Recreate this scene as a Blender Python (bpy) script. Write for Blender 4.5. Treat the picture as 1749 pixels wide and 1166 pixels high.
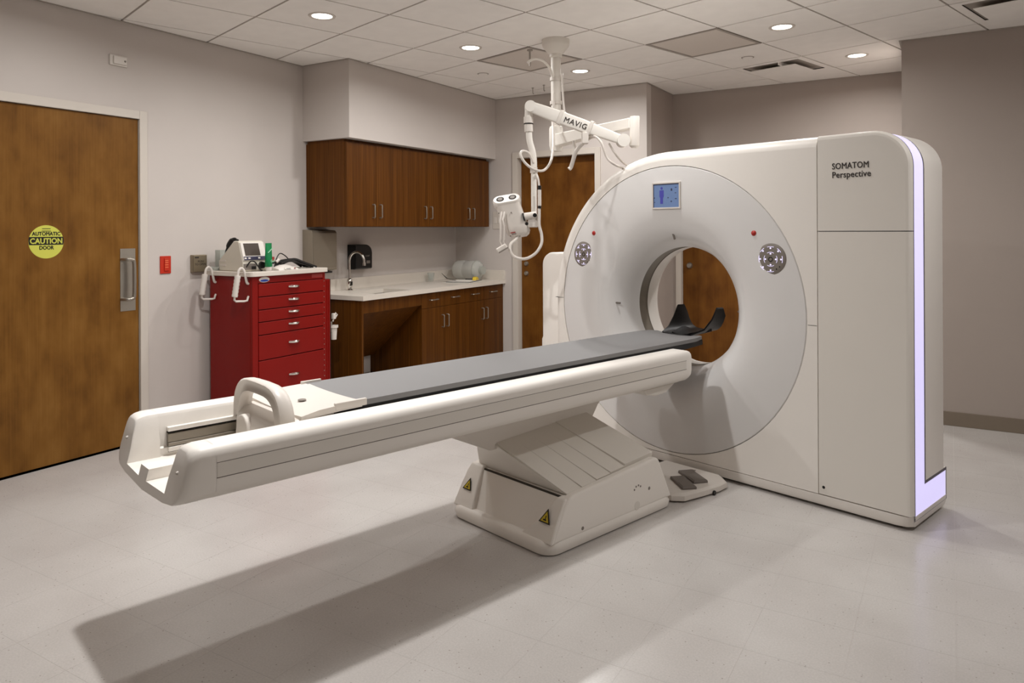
import bpy, bmesh, math, random
from mathutils import Vector, Matrix
random.seed(7)
for o in list(bpy.data.objects):
    bpy.data.objects.remove(o)
scene = bpy.context.scene
COL = scene.collection
R = math.radians
PI = math.pi

# ------------------------------------------------------------------ camera
CAM_H = 1.40
CEIL = 2.764
F_PX, HORIZON, ROLL, YAW = 1247.0, 392.4, R(0.281), R(31.01)
view = Vector((-math.sin(YAW), math.cos(YAW), 0))
right = Vector((math.cos(YAW), math.sin(YAW), 0))
up = Vector((0, 0, 1))
r2 = right * math.cos(ROLL) - up * math.sin(ROLL)
u2 = up * math.cos(ROLL) + right * math.sin(ROLL)
cam_data = bpy.data.cameras.new('camera')
cam = bpy.data.objects.new('camera', cam_data)
COL.objects.link(cam)
m3 = Matrix((r2, u2, -view)).transposed()
cam.matrix_world = Matrix.Translation((0, 0, CAM_H)) @ m3.to_4x4()
cam_data.sensor_width = 36.0
cam_data.sensor_fit = 'HORIZONTAL'
cam_data.lens = F_PX / 1749 * 36.0
cam_data.shift_x = 0.93 / 1749
cam_data.shift_y = -(583 - HORIZON) / 1749
cam_data.clip_start = 0.05
scene.camera = cam

# ------------------------------------------------------------------ world, view, light levels
world = bpy.data.worlds.new('world')
scene.world = world
world.use_nodes = True
world.node_tree.nodes['Background'].inputs[0].default_value = (0.9, 0.93, 1.0, 1)
world.node_tree.nodes['Background'].inputs[1].default_value = 0.0
scene.view_settings.view_transform = 'Standard'
scene.view_settings.look = 'None'
scene.view_settings.gamma = 1.0
scene.view_settings.use_curve_mapping = False
scene.view_settings.exposure = 0.0
LAMP_W = 14.5            # watts of a visible downlight; the unseen ones scale it
LAMP_COL = (1.0, 0.985, 0.97)
try:
    scene.cycles.diffuse_bounces = 6
    scene.cycles.glossy_bounces = 3
    scene.cycles.max_bounces = 9
    scene.cycles.sample_clamp_indirect = 6.0
except Exception:
    pass

# ------------------------------------------------------------------ frames
GA = R(16.40)            # the scanner and the ceiling grid stand at this angle to the walls
E1 = Vector((math.cos(GA), -math.sin(GA), 0))
E2 = Vector((math.sin(GA), math.cos(GA), 0))
def gw(x, y, z=0.0):
    return E1 * x + E2 * y + Vector((0, 0, z))

# ------------------------------------------------------------------ materials
MATS = {}
def srgb(c):
    return tuple(((v / 12.92) if v <= 0.04045 else ((v + 0.055) / 1.055) ** 2.4) for v in [x / 255.0 for x in c])
def mat(name, rgb, rough=0.5, metal=0.0, spec=0.5, emit=None, estr=0.0, trans=0.0, var=0.0, vscale=6.0, bump=0.0, bscale=200.0, coat=0.0, alpha=1.0, ior=1.45):
    m = bpy.data.materials.new(name)
    m.use_nodes = True
    nt = m.node_tree
    b = nt.nodes['Principled BSDF']
    c = srgb(rgb)
    b.inputs['Base Color'].default_value = (*c, 1)
    b.inputs['Roughness'].default_value = rough
    b.inputs['Metallic'].default_value = metal
    b.inputs['Specular IOR Level'].default_value = spec
    b.inputs['IOR'].default_value = ior
    b.inputs['Coat Weight'].default_value = coat
    b.inputs['Transmission Weight'].default_value = trans
    b.inputs['Alpha'].default_value = alpha
    if emit:
        b.inputs['Emission Color'].default_value = (*srgb(emit), 1)
        b.inputs['Emission Strength'].default_value = estr
    if var > 0 or bump > 0:
        tc = nt.nodes.new('ShaderNodeTexCoord')
    if var > 0:
        n = nt.nodes.new('ShaderNodeTexNoise')
        n.inputs['Scale'].default_value = vscale
        n.inputs['Detail'].default_value = 5
        nt.links.new(tc.outputs['Object'], n.inputs['Vector'])
        mr = nt.nodes.new('ShaderNodeMapRange')
        mr.inputs[1].default_value = 0.3; mr.inputs[2].default_value = 0.7
        mr.inputs[3].default_value = 1 - var; mr.inputs[4].default_value = 1 + var
        nt.links.new(n.outputs['Fac'], mr.inputs[0])
        mx = nt.nodes.new('ShaderNodeVectorMath'); mx.operation = 'SCALE'
        mx.inputs[0].default_value = c
        nt.links.new(mr.outputs[0], mx.inputs['Scale'])
        nt.links.new(mx.outputs[0], b.inputs['Base Color'])
    if bump > 0:
        n2 = nt.nodes.new('ShaderNodeTexNoise')
        n2.inputs['Scale'].default_value = bscale
        n2.inputs['Detail'].default_value = 3
        nt.links.new(tc.outputs['Object'], n2.inputs['Vector'])
        bp = nt.nodes.new('ShaderNodeBump')
        bp.inputs['Strength'].default_value = bump
        bp.inputs['Distance'].default_value = 0.002
        nt.links.new(n2.outputs['Fac'], bp.inputs['Height'])
        nt.links.new(bp.outputs[0], b.inputs['Normal'])
    MATS[name] = m
    return m

def wood(name, dark, mid, light, stretch=(14, 14, 0.7), scale=1.0, fine=90.0, rough=0.38, blot=0.0, fine_w=0.35):
    m = bpy.data.materials.new(name); m.use_nodes = True
    nt = m.node_tree; N = nt.nodes; L = nt.links
    b = N['Principled BSDF']; b.inputs['Roughness'].default_value = rough
    b.inputs['Specular IOR Level'].default_value = 0.15
    tc = N.new('ShaderNodeTexCoord')
    mp = N.new('ShaderNodeMapping'); mp.inputs['Scale'].default_value = stretch
    L.new(tc.outputs['Object'], mp.inputs['Vector'])
    n1 = N.new('ShaderNodeTexNoise'); n1.inputs['Scale'].default_value = scale; n1.inputs['Detail'].default_value = 7
    n1.inputs['Roughness'].default_value = 0.6; n1.inputs['Distortion'].default_value = 0.6
    L.new(mp.outputs[0], n1.inputs['Vector'])
    mp2 = N.new('ShaderNodeMapping'); mp2.inputs['Scale'].default_value = (fine, fine, 1.6)
    L.new(tc.outputs['Object'], mp2.inputs['Vector'])
    n2 = N.new('ShaderNodeTexNoise'); n2.inputs['Scale'].default_value = 1.0; n2.inputs['Detail'].default_value = 3
    L.new(mp2.outputs[0], n2.inputs['Vector'])
    mixv = N.new('ShaderNodeMath'); mixv.operation = 'MULTIPLY_ADD'
    mixv.inputs[1].default_value = fine_w
    L.new(n2.outputs['Fac'], mixv.inputs[0])
    mul = N.new('ShaderNodeMath'); mul.operation = 'MULTIPLY'; mul.inputs[1].default_value = 1 - fine_w
    L.new(n1.outputs['Fac'], mul.inputs[0])
    L.new(mul.outputs[0], mixv.inputs[2])
    last = mixv.outputs[0]
    if blot > 0:
        n3 = N.new('ShaderNodeTexNoise'); n3.inputs['Scale'].default_value = 5.0; n3.inputs['Detail'].default_value = 4
        mp3 = N.new('ShaderNodeMapping'); mp3.inputs['Scale'].default_value = (1.6, 1.6, 0.9)
        L.new(tc.outputs['Object'], mp3.inputs['Vector']); L.new(mp3.outputs[0], n3.inputs['Vector'])
        a = N.new('ShaderNodeMath'); a.operation = 'MULTIPLY_ADD'; a.inputs[1].default_value = blot
        L.new(n3.outputs['Fac'], a.inputs[0])
        mm = N.new('ShaderNodeMath'); mm.operation = 'MULTIPLY'; mm.inputs[1].default_value = 1 - blot
        L.new(last, mm.inputs[0]); L.new(mm.outputs[0], a.inputs[2]); last = a.outputs[0]
    cr = N.new('ShaderNodeValToRGB')
    e = cr.color_ramp.elements
    e[0].position = 0.32; e[0].color = (*srgb(dark), 1)
    e[1].position = 0.68; e[1].color = (*srgb(light), 1)
    k = e.new(0.5); k.color = (*srgb(mid), 1)
    L.new(last, cr.inputs[0]); L.new(cr.outputs[0], b.inputs['Base Color'])
    MATS[name] = m
    return m

def floor_mat(name):
    m = bpy.data.materials.new(name); m.use_nodes = True
    nt = m.node_tree; N = nt.nodes; L = nt.links
    b = N['Principled BSDF']; b.inputs['Roughness'].default_value = 0.22
    b.inputs['Specular IOR Level'].default_value = 0.32
    geo = N.new('ShaderNodeNewGeometry')
    n = N.new('ShaderNodeTexNoise'); n.inputs['Scale'].default_value = 2.2; n.inputs['Detail'].default_value = 4
    L.new(geo.outputs['Position'], n.inputs['Vector'])
    cr = N.new('ShaderNodeValToRGB'); e = cr.color_ramp.elements
    e[0].position = 0.35; e[0].color = (*srgb((187, 182, 178)), 1)
    e[1].position = 0.65; e[1].color = (*srgb((196, 192, 188)), 1)
    L.new(n.outputs['Fac'], cr.inputs[0])
    # fine flecks of the vinyl
    v = N.new('ShaderNodeTexVoronoi'); v.inputs['Scale'].default_value = 62.0; v.inputs['Randomness'].default_value = 1.0
    L.new(geo.outputs['Position'], v.inputs['Vector'])
    lt = N.new('ShaderNodeMath'); lt.operation = 'LESS_THAN'; lt.inputs[1].default_value = 0.16
    L.new(v.outputs['Distance'], lt.inputs[0])
    sep = N.new('ShaderNodeSeparateColor'); L.new(v.outputs['Color'], sep.inputs[0])
    gt = N.new('ShaderNodeMath'); gt.operation = 'GREATER_THAN'; gt.inputs[1].default_value = 0.86
    L.new(sep.outputs[0], gt.inputs[0])
    mu = N.new('ShaderNodeMath'); mu.operation = 'MULTIPLY'; L.new(lt.outputs[0], mu.inputs[0]); L.new(gt.outputs[0], mu.inputs[1])
    mu2 = N.new('ShaderNodeMath'); mu2.operation = 'MULTIPLY'; mu2.inputs[1].default_value = 0.55; L.new(mu.outputs[0], mu2.inputs[0])
    mix = N.new('ShaderNodeMix'); mix.data_type = 'RGBA'
    L.new(mu2.outputs[0], mix.inputs[0]); L.new(cr.outputs[0], mix.inputs[6]); mix.inputs[7].default_value = (*srgb((120, 108, 96)), 1)
    n2 = N.new('ShaderNodeTexNoise'); n2.inputs['Scale'].default_value = 150.0; n2.inputs['Detail'].default_value = 2
    L.new(geo.outputs['Position'], n2.inputs['Vector'])
    mr = N.new('ShaderNodeMapRange'); mr.inputs[1].default_value = 0.3; mr.inputs[2].default_value = 0.7; mr.inputs[3].default_value = 0.94; mr.inputs[4].default_value = 1.05
    L.new(n2.outputs['Fac'], mr.inputs[0])
    sc = N.new('ShaderNodeVectorMath'); sc.operation = 'SCALE'
    L.new(mix.outputs[2], sc.inputs[0]); L.new(mr.outputs[0], sc.inputs['Scale'])
    L.new(sc.outputs[0], b.inputs['Base Color'])
    MATS[name] = m
    return m

mat('wall', (200, 192, 186), 0.75, var=0.015, vscale=3, bump=0.05, bscale=400)
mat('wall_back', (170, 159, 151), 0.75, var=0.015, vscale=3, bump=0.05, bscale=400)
mat('trim_paint', (205, 197, 187), 0.45)
mat('baseboard', (128, 116, 102), 0.5)
mat('ceiling_tile', (244, 241, 237), 0.85, var=0.02, vscale=9, bump=0.12, bscale=350)
mat('ceiling_grid', (164, 156, 148), 0.6)
mat('grille', (214, 206, 198), 0.6, var=0.02, vscale=500)
mat('joint', (186, 181, 176), 0.35)
floor_mat('floor_vinyl')
mat('shell', (228, 223, 215), 0.45, coat=0.03, var=0.008, vscale=2)
mat('shell_warm', (240, 235, 228), 0.4, coat=0.06, var=0.008, vscale=2)
mat('disc', (224, 222, 220), 0.28, coat=0.2)
mat('seam', (58, 53, 46), 0.7)
mat('bore_window', (128, 120, 108), 0.4)
mat('strip_light', (215, 212, 250), 0.4, emit=(216, 208, 255), estr=0.72)
mat('strip_edge', (92, 88, 98), 0.5)
mat('black', (16, 14, 13), 0.4)
mat('carbon', (9, 7, 7), 0.4, spec=0.25)
mat('dark_print', (52, 44, 40), 0.6)
mat('pad_grey', (124, 123, 123), 0.55, bump=0.05, bscale=500)
mat('rail_grey', (140, 132, 120), 0.35, metal=0.5)
mat('rubber_grey', (118, 110, 103), 0.6)
mat('panel_grey', (128, 120, 112), 0.5)
mat('key_light', (228, 222, 255), 0.5, emit=(226, 218, 255), estr=0.85)
mat('red_button', (172, 42, 34), 0.35)
mat('red_paint', (126, 12, 6), 0.36, spec=0.3, var=0.02, vscale=5)
mat('red_switch', (190, 45, 22), 0.4)
mat('red_print', (225, 110, 70), 0.5)
mat('chrome', (225, 222, 216), 0.12, metal=1.0)
mat('steel', (168, 162, 152), 0.32, metal=0.85, var=0.03, vscale=20)
mat('steel_plate', (150, 138, 118), 0.38, metal=0.8)
mat('steel_box', (150, 141, 126), 0.42, metal=0.55)
mat('worktop', (214, 206, 195), 0.3, var=0.012, vscale=60)
mat('white_plastic', (214, 207, 199), 0.4)
mat('offwhite', (208, 202, 188), 0.45)
mat('screen_dark', (66, 56, 48), 0.25)
mat('navy', (38, 36, 62), 0.4)
mat('green_tube', (10, 118, 66), 0.35)
mat('green_print', (150, 205, 170), 0.4)
mat('lcd', (96, 116, 150), 0.3, emit=(98, 120, 160), estr=0.35)
mat('lcd_figure', (62, 62, 140), 0.4, emit=(66, 64, 145), estr=0.35)
mat('lcd_dark', (58, 64, 88), 0.4)
mat('yellow', (205, 205, 84), 0.5)
mat('sign_black', (22, 19, 10), 0.5)
mat('warn_yellow', (205, 180, 45), 0.5)
mat('yellow_plastic', (222, 190, 40), 0.45)
mat('blue_print', (40, 70, 160), 0.4)
mat('lens_lit', (255, 250, 240), 0.4, emit=(255, 248, 236), estr=9.0)
mat('clear', (226, 232, 230), 0.12, trans=0.85, ior=1.12, alpha=0.55)
mat('cloudy', (205, 207, 200), 0.3, trans=0.5, ior=1.2, alpha=0.8)
mat('jug', (224, 224, 218), 0.2, trans=0.3, ior=1.15, alpha=0.62)
mat('paper', (228, 224, 214), 0.8)
mat('slot_dark', (30, 24, 20), 0.8)
mat('red_label', (150, 50, 45), 0.6)
wood('door_wood', (92, 58, 20), (120, 81, 33), (136, 96, 45), stretch=(9, 9, 1.1), blot=0.5, fine=150, rough=0.4)
wood('door_wood_red', (78, 44, 12), (104, 64, 22), (120, 78, 30), stretch=(8, 8, 1.3), blot=0.55, fine=120, rough=0.4)
wood('cabinet_wood', (54, 28, 4), (85, 48, 10), (108, 65, 20), stretch=(26, 26, 0.5), fine=190, rough=0.4, fine_w=0.5)

# ------------------------------------------------------------------ mesh helpers
class MB:
    def __init__(self):
        self.bm = bmesh.new()
    def v(self, pts):
        return [self.bm.verts.new(Vector(p)) for p in pts]
    def face(self, pts):
        try:
            return self.bm.faces.new(self.v(pts))
        except ValueError:
            return None
    def box(self, x0, x1, y0, y1, z0, z1):
        v = self.v([(x0,y0,z0),(x1,y0,z0),(x1,y1,z0),(x0,y1,z0),(x0,y0,z1),(x1,y0,z1),(x1,y1,z1),(x0,y1,z1)])
        for f in ((0,3,2,1),(4,5,6,7),(0,1,5,4),(1,2,6,5),(2,3,7,6),(3,0,4,7)):
            self.bm.faces.new([v[i] for i in f])
        return self
    def obox(self, c, ax, ay, az, hx, hy, hz):
        c = Vector(c); ax = Vector(ax).normalized(); ay = Vector(ay).normalized(); az = Vector(az).normalized()
        P = []
        for s in ((-1,-1,-1),(1,-1,-1),(1,1,-1),(-1,1,-1),(-1,-1,1),(1,-1,1),(1,1,1),(-1,1,1)):
            P.append(c + ax*hx*s[0] + ay*hy*s[1] + az*hz*s[2])
        v = self.v(P)
        for f in ((0,3,2,1),(4,5,6,7),(0,1,5,4),(1,2,6,5),(2,3,7,6),(3,0,4,7)):
            self.bm.faces.new([v[i] for i in f])
        return self
    def prism(self, pts, axis, a, b):
        # pts: 2d polygon; axis x: pts=(y,z); y: pts=(x,z); z: pts=(x,y)
        def P(p, t):
            return {'x': (t, p[0], p[1]), 'y': (p[0], t, p[1]), 'z': (p[0], p[1], t)}[axis]
        A = self.v([P(p, a) for p in pts]); B = self.v([P(p, b) for p in pts])
        n = len(pts)
        self.bm.faces.new(A); self.bm.faces.new(B[::-1])
        for i in range(n):
            self.bm.faces.new((A[i], B[i], B[(i+1) % n], A[(i+1) % n]))
        return self
    def loft(self, loops, cap0=True, cap1=True, closed=True):
        V = [self.v(l) for l in loops]
        n = len(loops[0])
        for a, b in zip(V[:-1], V[1:]):
            for i in range(n if closed else n - 1):
                j = (i + 1) % n
                self.bm.faces.new((a[i], a[j], b[j], b[i]))
        if cap0 and closed: self.bm.faces.new(V[0][::-1])
        if cap1 and closed: self.bm.faces.new(V[-1])
        return self
    def lathe(self, prof, origin=(0,0,0), axis='z', seg=48, caps=False, a0=0.0, a1=2*PI):
        o = Vector(origin)
        full = abs(a1 - a0 - 2*PI) < 1e-6
        loops = []
        cnt = seg if full else seg + 1
        for (r, h) in prof:
            l = []
            for i in range(cnt):
                a = a0 + (a1 - a0) * i / seg
                c, s = r * math.cos(a), r * math.sin(a)
                if axis == 'z': p = (c, s, h)
                elif axis == 'y': p = (c, h, s)
                else: p = (h, c, s)
                l.append(o + Vector(p))
            loops.append(l)
        self.loft(loops, caps, caps, closed=full)
        return self
    def cyl(self, p0, p1, r0, r1=None, seg=20):
        return self.tube([p0, p1], [r0, r0 if r1 is None else r1], seg)
    def tube(self, path, rad, seg=10, closed=False):
        P = [Vector(p) for p in path]
        n = len(P)
        if not hasattr(rad, '__len__'): rad = [rad] * n
        T = []
        for i in range(n):
            a = P[i-1] if (i > 0 or closed) else P[i]
            b = P[(i+1) % n] if (i < n-1 or closed) else P[i]
            d = (b - a)
            T.append(d.normalized() if d.length > 1e-9 else Vector((0,0,1)))
        ref = Vector((0,0,1)) if abs(T[0].z) < 0.9 else Vector((1,0,0))
        u = (ref - T[0] * ref.dot(T[0])).normalized()
        loops = []
        for i in range(n):
            u = (u - T[i] * u.dot(T[i])).normalized()
            w = T[i].cross(u)
            loops.append([P[i] + (u * math.cos(2*PI*k/seg) + w * math.sin(2*PI*k/seg)) * rad[i] for k in range(seg)])
        if closed: loops.append(loops[0])
        self.loft(loops, not closed, not closed)
        return self
    def build(self, name, material, parent=None, smooth=True, bevel=0.0, seg=2, angle=35, merge=0.0):
        if merge: bmesh.ops.remove_doubles(self.bm, verts=self.bm.verts, dist=merge)
        bmesh.ops.recalc_face_normals(self.bm, faces=self.bm.faces)
        me = bpy.data.meshes.new(name)
        self.bm.to_mesh(me); self.bm.free()
        return finish(name, me, material, parent, smooth, bevel, seg, angle)

def finish(name, me, material, parent=None, smooth=True, bevel=0.0, seg=2, angle=35):
    o = bpy.data.objects.new(name, me)
    COL.objects.link(o)
    if material: me.materials.append(MATS[material])
    if parent: o.parent = parent
    if smooth:
        for p in me.polygons: p.use_smooth = True
        me.set_sharp_from_angle(angle=R(angle))
    if bevel > 0:
        bv = o.modifiers.new('bevel', 'BEVEL')
        bv.width = bevel; bv.segments = seg; bv.limit_method = 'ANGLE'; bv.angle_limit = R(angle)
        bv.harden_normals = True
    return o

def tag(o, label=None, cat=None, group=None, kind=None):
    if label: o['label'] = label
    if cat: o['category'] = cat
    if group: o['group'] = group
    if kind: o['kind'] = kind
    return o
def thing(name, label, cat, loc=(0,0,0), rz=0.0, group=None):
    o = bpy.data.objects.new(name, None); COL.objects.link(o)
    o.location = loc; o.rotation_euler = (0, 0, rz); o.empty_display_size = 0.1
    return tag(o, label, cat, group)
def struct(o): o['kind'] = 'structure'; return o

def smooth_path(pts, n=8):
    # catmull-rom through points
    P = [Vector(p) for p in pts]
    P = [P[0]*2 - P[1]] + P + [P[-1]*2 - P[-2]]
    out = []
    for i in range(1, len(P) - 2):
        for k in range(n):
            t = k / n
            a, b, c, d = P[i-1], P[i], P[i+1], P[i+2]
            out.append(0.5 * ((2*b) + (c - a)*t + (2*a - 5*b + 4*c - d)*t*t + (3*b - a - 3*c + d)*t**3))
    out.append(P[-2])
    return out
def rrect(x0, x1, z0, z1, r, n=5):
    pts = []
    for cx, cz, a in ((x1-r, z1-r, 0), (x0+r, z1-r, 90), (x0+r, z0+r, 180), (x1-r, z0+r, 270)):
        for k in range(n + 1):
            t = R(a + 90 * k / n); pts.append((cx + r*math.cos(t), cz + r*math.sin(t)))
    return pts

def text(name, s, size, origin, xdir, ydir, material, parent=None, align='LEFT', bold=0.0, depth=0.0006, sx=1.0, spacing=1.0, shear=0.0):
    cu = bpy.data.curves.new('t', 'FONT')
    cu.body = s; cu.size = size; cu.align_x = align; cu.extrude = depth; cu.space_character = spacing; cu.shear = shear
    cu.resolution_u = 3
    to = bpy.data.objects.new('t', cu); COL.objects.link(to)
    dg = bpy.context.evaluated_depsgraph_get(); dg.update()
    me = bpy.data.meshes.new_from_object(to.evaluated_get(dg))
    bpy.data.objects.remove(to); bpy.data.curves.remove(cu)
    x = Vector(xdir).normalized(); y = Vector(ydir).normalized(); n = x.cross(y)
    M = Matrix((x, y, n)).transposed().to_4x4()
    M.translation = Vector(origin)
    for v in me.vertices: v.co.x *= sx
    if bold > 0:
        bm = bmesh.new()
        for k, (dx, dy) in enumerate(((-bold, 0), (bold, 0), (0, bold), (0, -bold))):
            m2 = me.copy(); m2.transform(Matrix.Translation((dx, dy, 0.00015 * k))); bm.from_mesh(m2); bpy.data.meshes.remove(m2)
        bm.to_mesh(me); bm.free()
    me.transform(M)
    me.name = name
    return finish(name, me, material, parent, smooth=False)

def clip_poly(subject, clip):
    # Sutherland-Hodgman, convex CCW clip polygon
    out = subject
    for i in range(len(clip)):
        a, b = clip[i], clip[(i+1) % len(clip)]
        inp, out = out, []
        if not inp: break
        def side(p): return (b[0]-a[0])*(p[1]-a[1]) - (b[1]-a[1])*(p[0]-a[0])
        for j in range(len(inp)):
            p, q = inp[j-1], inp[j]
            sp, sq = side(p), side(q)
            if sq >= 0:
                if sp < 0:
                    t = sp / (sp - sq); out.append((p[0]+t*(q[0]-p[0]), p[1]+t*(q[1]-p[1])))
                out.append(q)
            elif sp >= 0:
                t = sp / (sp - sq); out.append((p[0]+t*(q[0]-p[0]), p[1]+t*(q[1]-p[1])))
    res = []
    for p in out:
        if not res or (p[0]-res[-1][0])**2 + (p[1]-res[-1][1])**2 > 1e-10: res.append(p)
    if len(res) > 1 and (res[0][0]-res[-1][0])**2 + (res[0][1]-res[-1][1])**2 < 1e-10: res.pop()
    return res
def area(p):
    return 0.5 * sum(p[i-1][0]*p[i][1] - p[i][0]*p[i-1][1] for i in range(len(p)))

# ------------------------------------------------------------------ the room
XL, YA, XB, YB, XC, YC, XR, YN = -4.60, 6.48, -2.42, 7.22, -0.30, 6.03, 2.60, -3.2
ROOM = [(XL, YN), (XR, YN), (XR, YC), (XC, YC), (XC, YB), (XB, YB), (XB, YA), (XL, YA)]
RECTS = [[(XL, YN), (XR, YN), (XR, YC), (XL, YC)], [(XL, YC), (XC, YC), (XC, YA), (XL, YA)], [(XB, YA), (XC, YA), (XC, YB), (XB, YB)]]
def room_pieces(sq):
    # the parts of a square tile that lie inside the room
    ps = [clip_poly(r, sq) for r in RECTS]
    return [p for p in ps if len(p) >= 3 and abs(area(p)) > 2e-4]
T = 0.12
def wall(name, boxes, m='wall'):
    b = MB()
    for q in boxes: b.box(*q)
    o = b.build(name, m, smooth=False)
    return struct(o)

# left wall with its door opening
D1a, D1b, D1t = 1.64, 2.876, 2.148
wall('wall_left', [(XL-T, XL, YN, D1a-0.0, 0, CEIL), (XL-T, XL, D1a, D1b, D1t, CEIL), (XL-T, XL, D1b, YA+T, 0, CEIL)])
# wall beside the cabinets with the second door
D2a, D2b, D2t = -3.82, -2.942, 2.14
wall('wall_sink_end', [(XL, D2a, YA, YA+T, 0, CEIL), (D2a, D2b, YA, YA+T, D2t, CEIL), (D2b, XB, YA, YA+T, 0, CEIL)])
wall('wall_recess_side', [(XB-T, XB, YA+T, YB+T, 0, CEIL)], 'wall_back')
D3a, D3b, D3t = -2.34, -1.43, 2.14
wall('wall_back', [(XB, D3a, YB, YB+T, 0, CEIL), (D3a, D3b, YB, YB+T, D3t, CEIL), (D3b, XC+T, YB, YB+T, 0, CEIL)], 'wall_back')
wall('wall_pier_side', [(XC, XC+T, YC+T, YB, 0, CEIL)], 'wall_back')
wall('wall_pier_front', [(XC, XR+T, YC, YC+T, 0, CEIL)], 'wall_back')
wall('wall_right', [(XR, XR+T, YN, YC, 0, CEIL)])
wall('wall_near', [(XL-T, XR+T, YN-T, YN, 0, CEIL)])
# soffit over the cabinets
struct(MB().box(XL, -4.084, 4.303, YA, 2.14, CEIL).build('wall_soffit', 'wall', smooth=False, bevel=0.003))

def casing(name, axis, pos, a, b, top, w, proud, depth, sgn):
    # U-shaped door frame: casing on the wall face plus the jamb inside the opening
    m = MB()
    def bx(u0, u1, d0, d1, z0, z1):
        d0, d1 = min(d0, d1), max(d0, d1)
        if axis == 'x': m.box(d0, d1, u0, u1, z0, z1)
        else: m.box(u0, u1, d0, d1, z0, z1)
    f0, f1 = pos, pos + sgn * proud
    bx(a - w, a + 0.004, f0, f1, 0, top + w); bx(b - 0.004, b + w, f0, f1, 0, top + w); bx(a + 0.004, b - 0.004, f0, f1, top - 0.004, top + w)
    j0, j1 = pos, pos - sgn * depth
    bx(a, a + 0.004, j0, j1, 0, top); bx(b - 0.004, b, j0, j1, 0, top); bx(a, b, j0, j1, top - 0.004, top)
    return struct(m.build(name, 'trim_paint', smooth=False, bevel=0.003))
casing('trim_1', 'x', XL, D1a, D1b, D1t, 0.05, 0.012, 0.05, 1)
casing('trim_2', 'y', YA, D2a, D2b, D2t, 0.055, 0.015, 0.11, -1)
casing('trim_3', 'y', YB, D3a, D3b, D3t, 0.05, 0.015, 0.10, -1)

# door leaves
d1 = struct(MB().box(XL-0.055, XL-0.006, D1a+0.006, D1b-0.007, 0.012, D1t-0.007).build('door_1', 'door_wood', smooth=False, bevel=0.002))
pl = MB().box(XL-0.006, XL-0.003, 2.744, 2.846, 0.884, 1.290).build('push_plate', 'steel', d1, smooth=False)
hb = MB()
hy, hz0, hz1 = 2.808, 0.962, 1.222
path = [(XL-0.004, 2.752, hz1), (XL+0.028, 2.76, hz1), (XL+0.043, 2.772, hz1), (XL+0.045, 2.792, hz1-0.004), (XL+0.045, hy, hz1-0.03), (XL+0.045, hy, hz0+0.03), (XL+0.045, 2.792, hz0+0.004), (XL+0.043, 2.772, hz0), (XL+0.028, 2.76, hz0), (XL-0.004, 2.752, hz0)]
hb.tube(smooth_path(path, 5), 0.0115, 12)
hb.build('pull_handle', 'steel', d1)
d2 = struct(MB().box(D2a+0.006, D2b-0.006, YA+0.07, YA+0.11, 0.012, D2t-0.006).build('door_2', 'door_wood_red', smooth=False, bevel=0.002))
for z in (1.05, 0.95):
    MB().lathe([(0.0, -0.022), (0.016, -0.022), (0.02, -0.016), (0.026, -0.004), (0.026, 0.0)], (D2a+0.062, YA+0.07, z), 'y', 20).build('deadbolt' if z > 1 else 'door_knob', 'steel', d2)
d3 = struct(MB().box(D3a+0.006, D3b-0.006, YB+0.05, YB+0.09, 0.012, D3t-0.006).build('door_3', 'door_wood_red', smooth=False, bevel=0.002))
MB().lathe([(0.0, -0.03), (0.02, -0.03), (0.028, -0.02), (0.032, -0.004), (0.032, 0.0)], (D3a+0.075, YB+0.05, 1.03), 'y', 24).build('deadbolt', 'steel', d3)

def base(name, boxes):
    b = MB()
    for q in boxes: b.box(*q)
    return struct(b.build(name, 'baseboard', smooth=False, bevel=0.003))
BH, BT = 0.10, 0.008
base('baseboard_left', [(XL, XL+BT, YN, D1a-0.055, 0, BH), (XL, XL+BT, D1b+0.055, 4.34, 0, BH), (XL, XL+BT, 4.36, 5.09, 0, BH)])
base('baseboard_sink_end', [(-3.96, D2a-0.06, YA-BT, YA, 0, BH), (D2b+0.06, XB, YA-BT, YA, 0, BH)])
base('baseboard_recess_side', [(XB, XB+BT, YA, YB-BT, 0, BH)])
base('baseboard_back', [(D3b+0.055, XC-BT, YB-BT, YB, 0, BH)])
base('baseboard_pier_side', [(XC-BT, XC, YC-BT, YB, 0, BH)])
base('baseboard_pier_front', [(XC, XR, YC-BT, YC, 0, BH)])
base('baseboard_right', [(XR-BT, XR, YN, YC-BT, 0, BH)])

# floor: screed plus vinyl tiles with hair-line joints
def slab(pts, z0, z1, name, m, parent=None):
    b = MB(); b.prism(pts, 'z', z0, z1)
    return b.build(name, m, parent, smooth=False)
floor = struct(slab(ROOM, -0.06, -0.0003, 'floor', 'joint'))
TS, GAP = 0.3048, 0.0004
def cam_uv(P):
    d = Vector(P) - Vector((0, 0, CAM_H)); z = d.dot(view)
    return None if z < 0.2 else (874.5 + F_PX*d.dot(right)/z, HORIZON - F_PX*d.z/z, z)
tiles = []
x0 = 0.012 - TS * 20
for i in range(40):
    for j in range(40):
        ax, ay = x0 + i*TS, YN - 0.11 + j*TS
        sq = [(ax+GAP, ay+GAP), (ax+TS-GAP, ay+GAP), (ax+TS-GAP, ay+TS-GAP), (ax+GAP, ay+TS-GAP)]
        p = room_pieces(sq)
        if not p: continue
        uv = cam_uv((ax+TS/2, ay+TS/2, 0))
        key = 1e9 if (uv is None or not (-60 < uv[0] < 1810 and uv[1] < 1230)) else uv[2]
        tiles.append((key, sum(abs(area(q)) for q in p) > 0.999*(TS-2*GAP)**2, ax, ay, p))
tiles.sort(key=lambda t: t[0])
TH = 0.004
full_me = None
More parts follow.
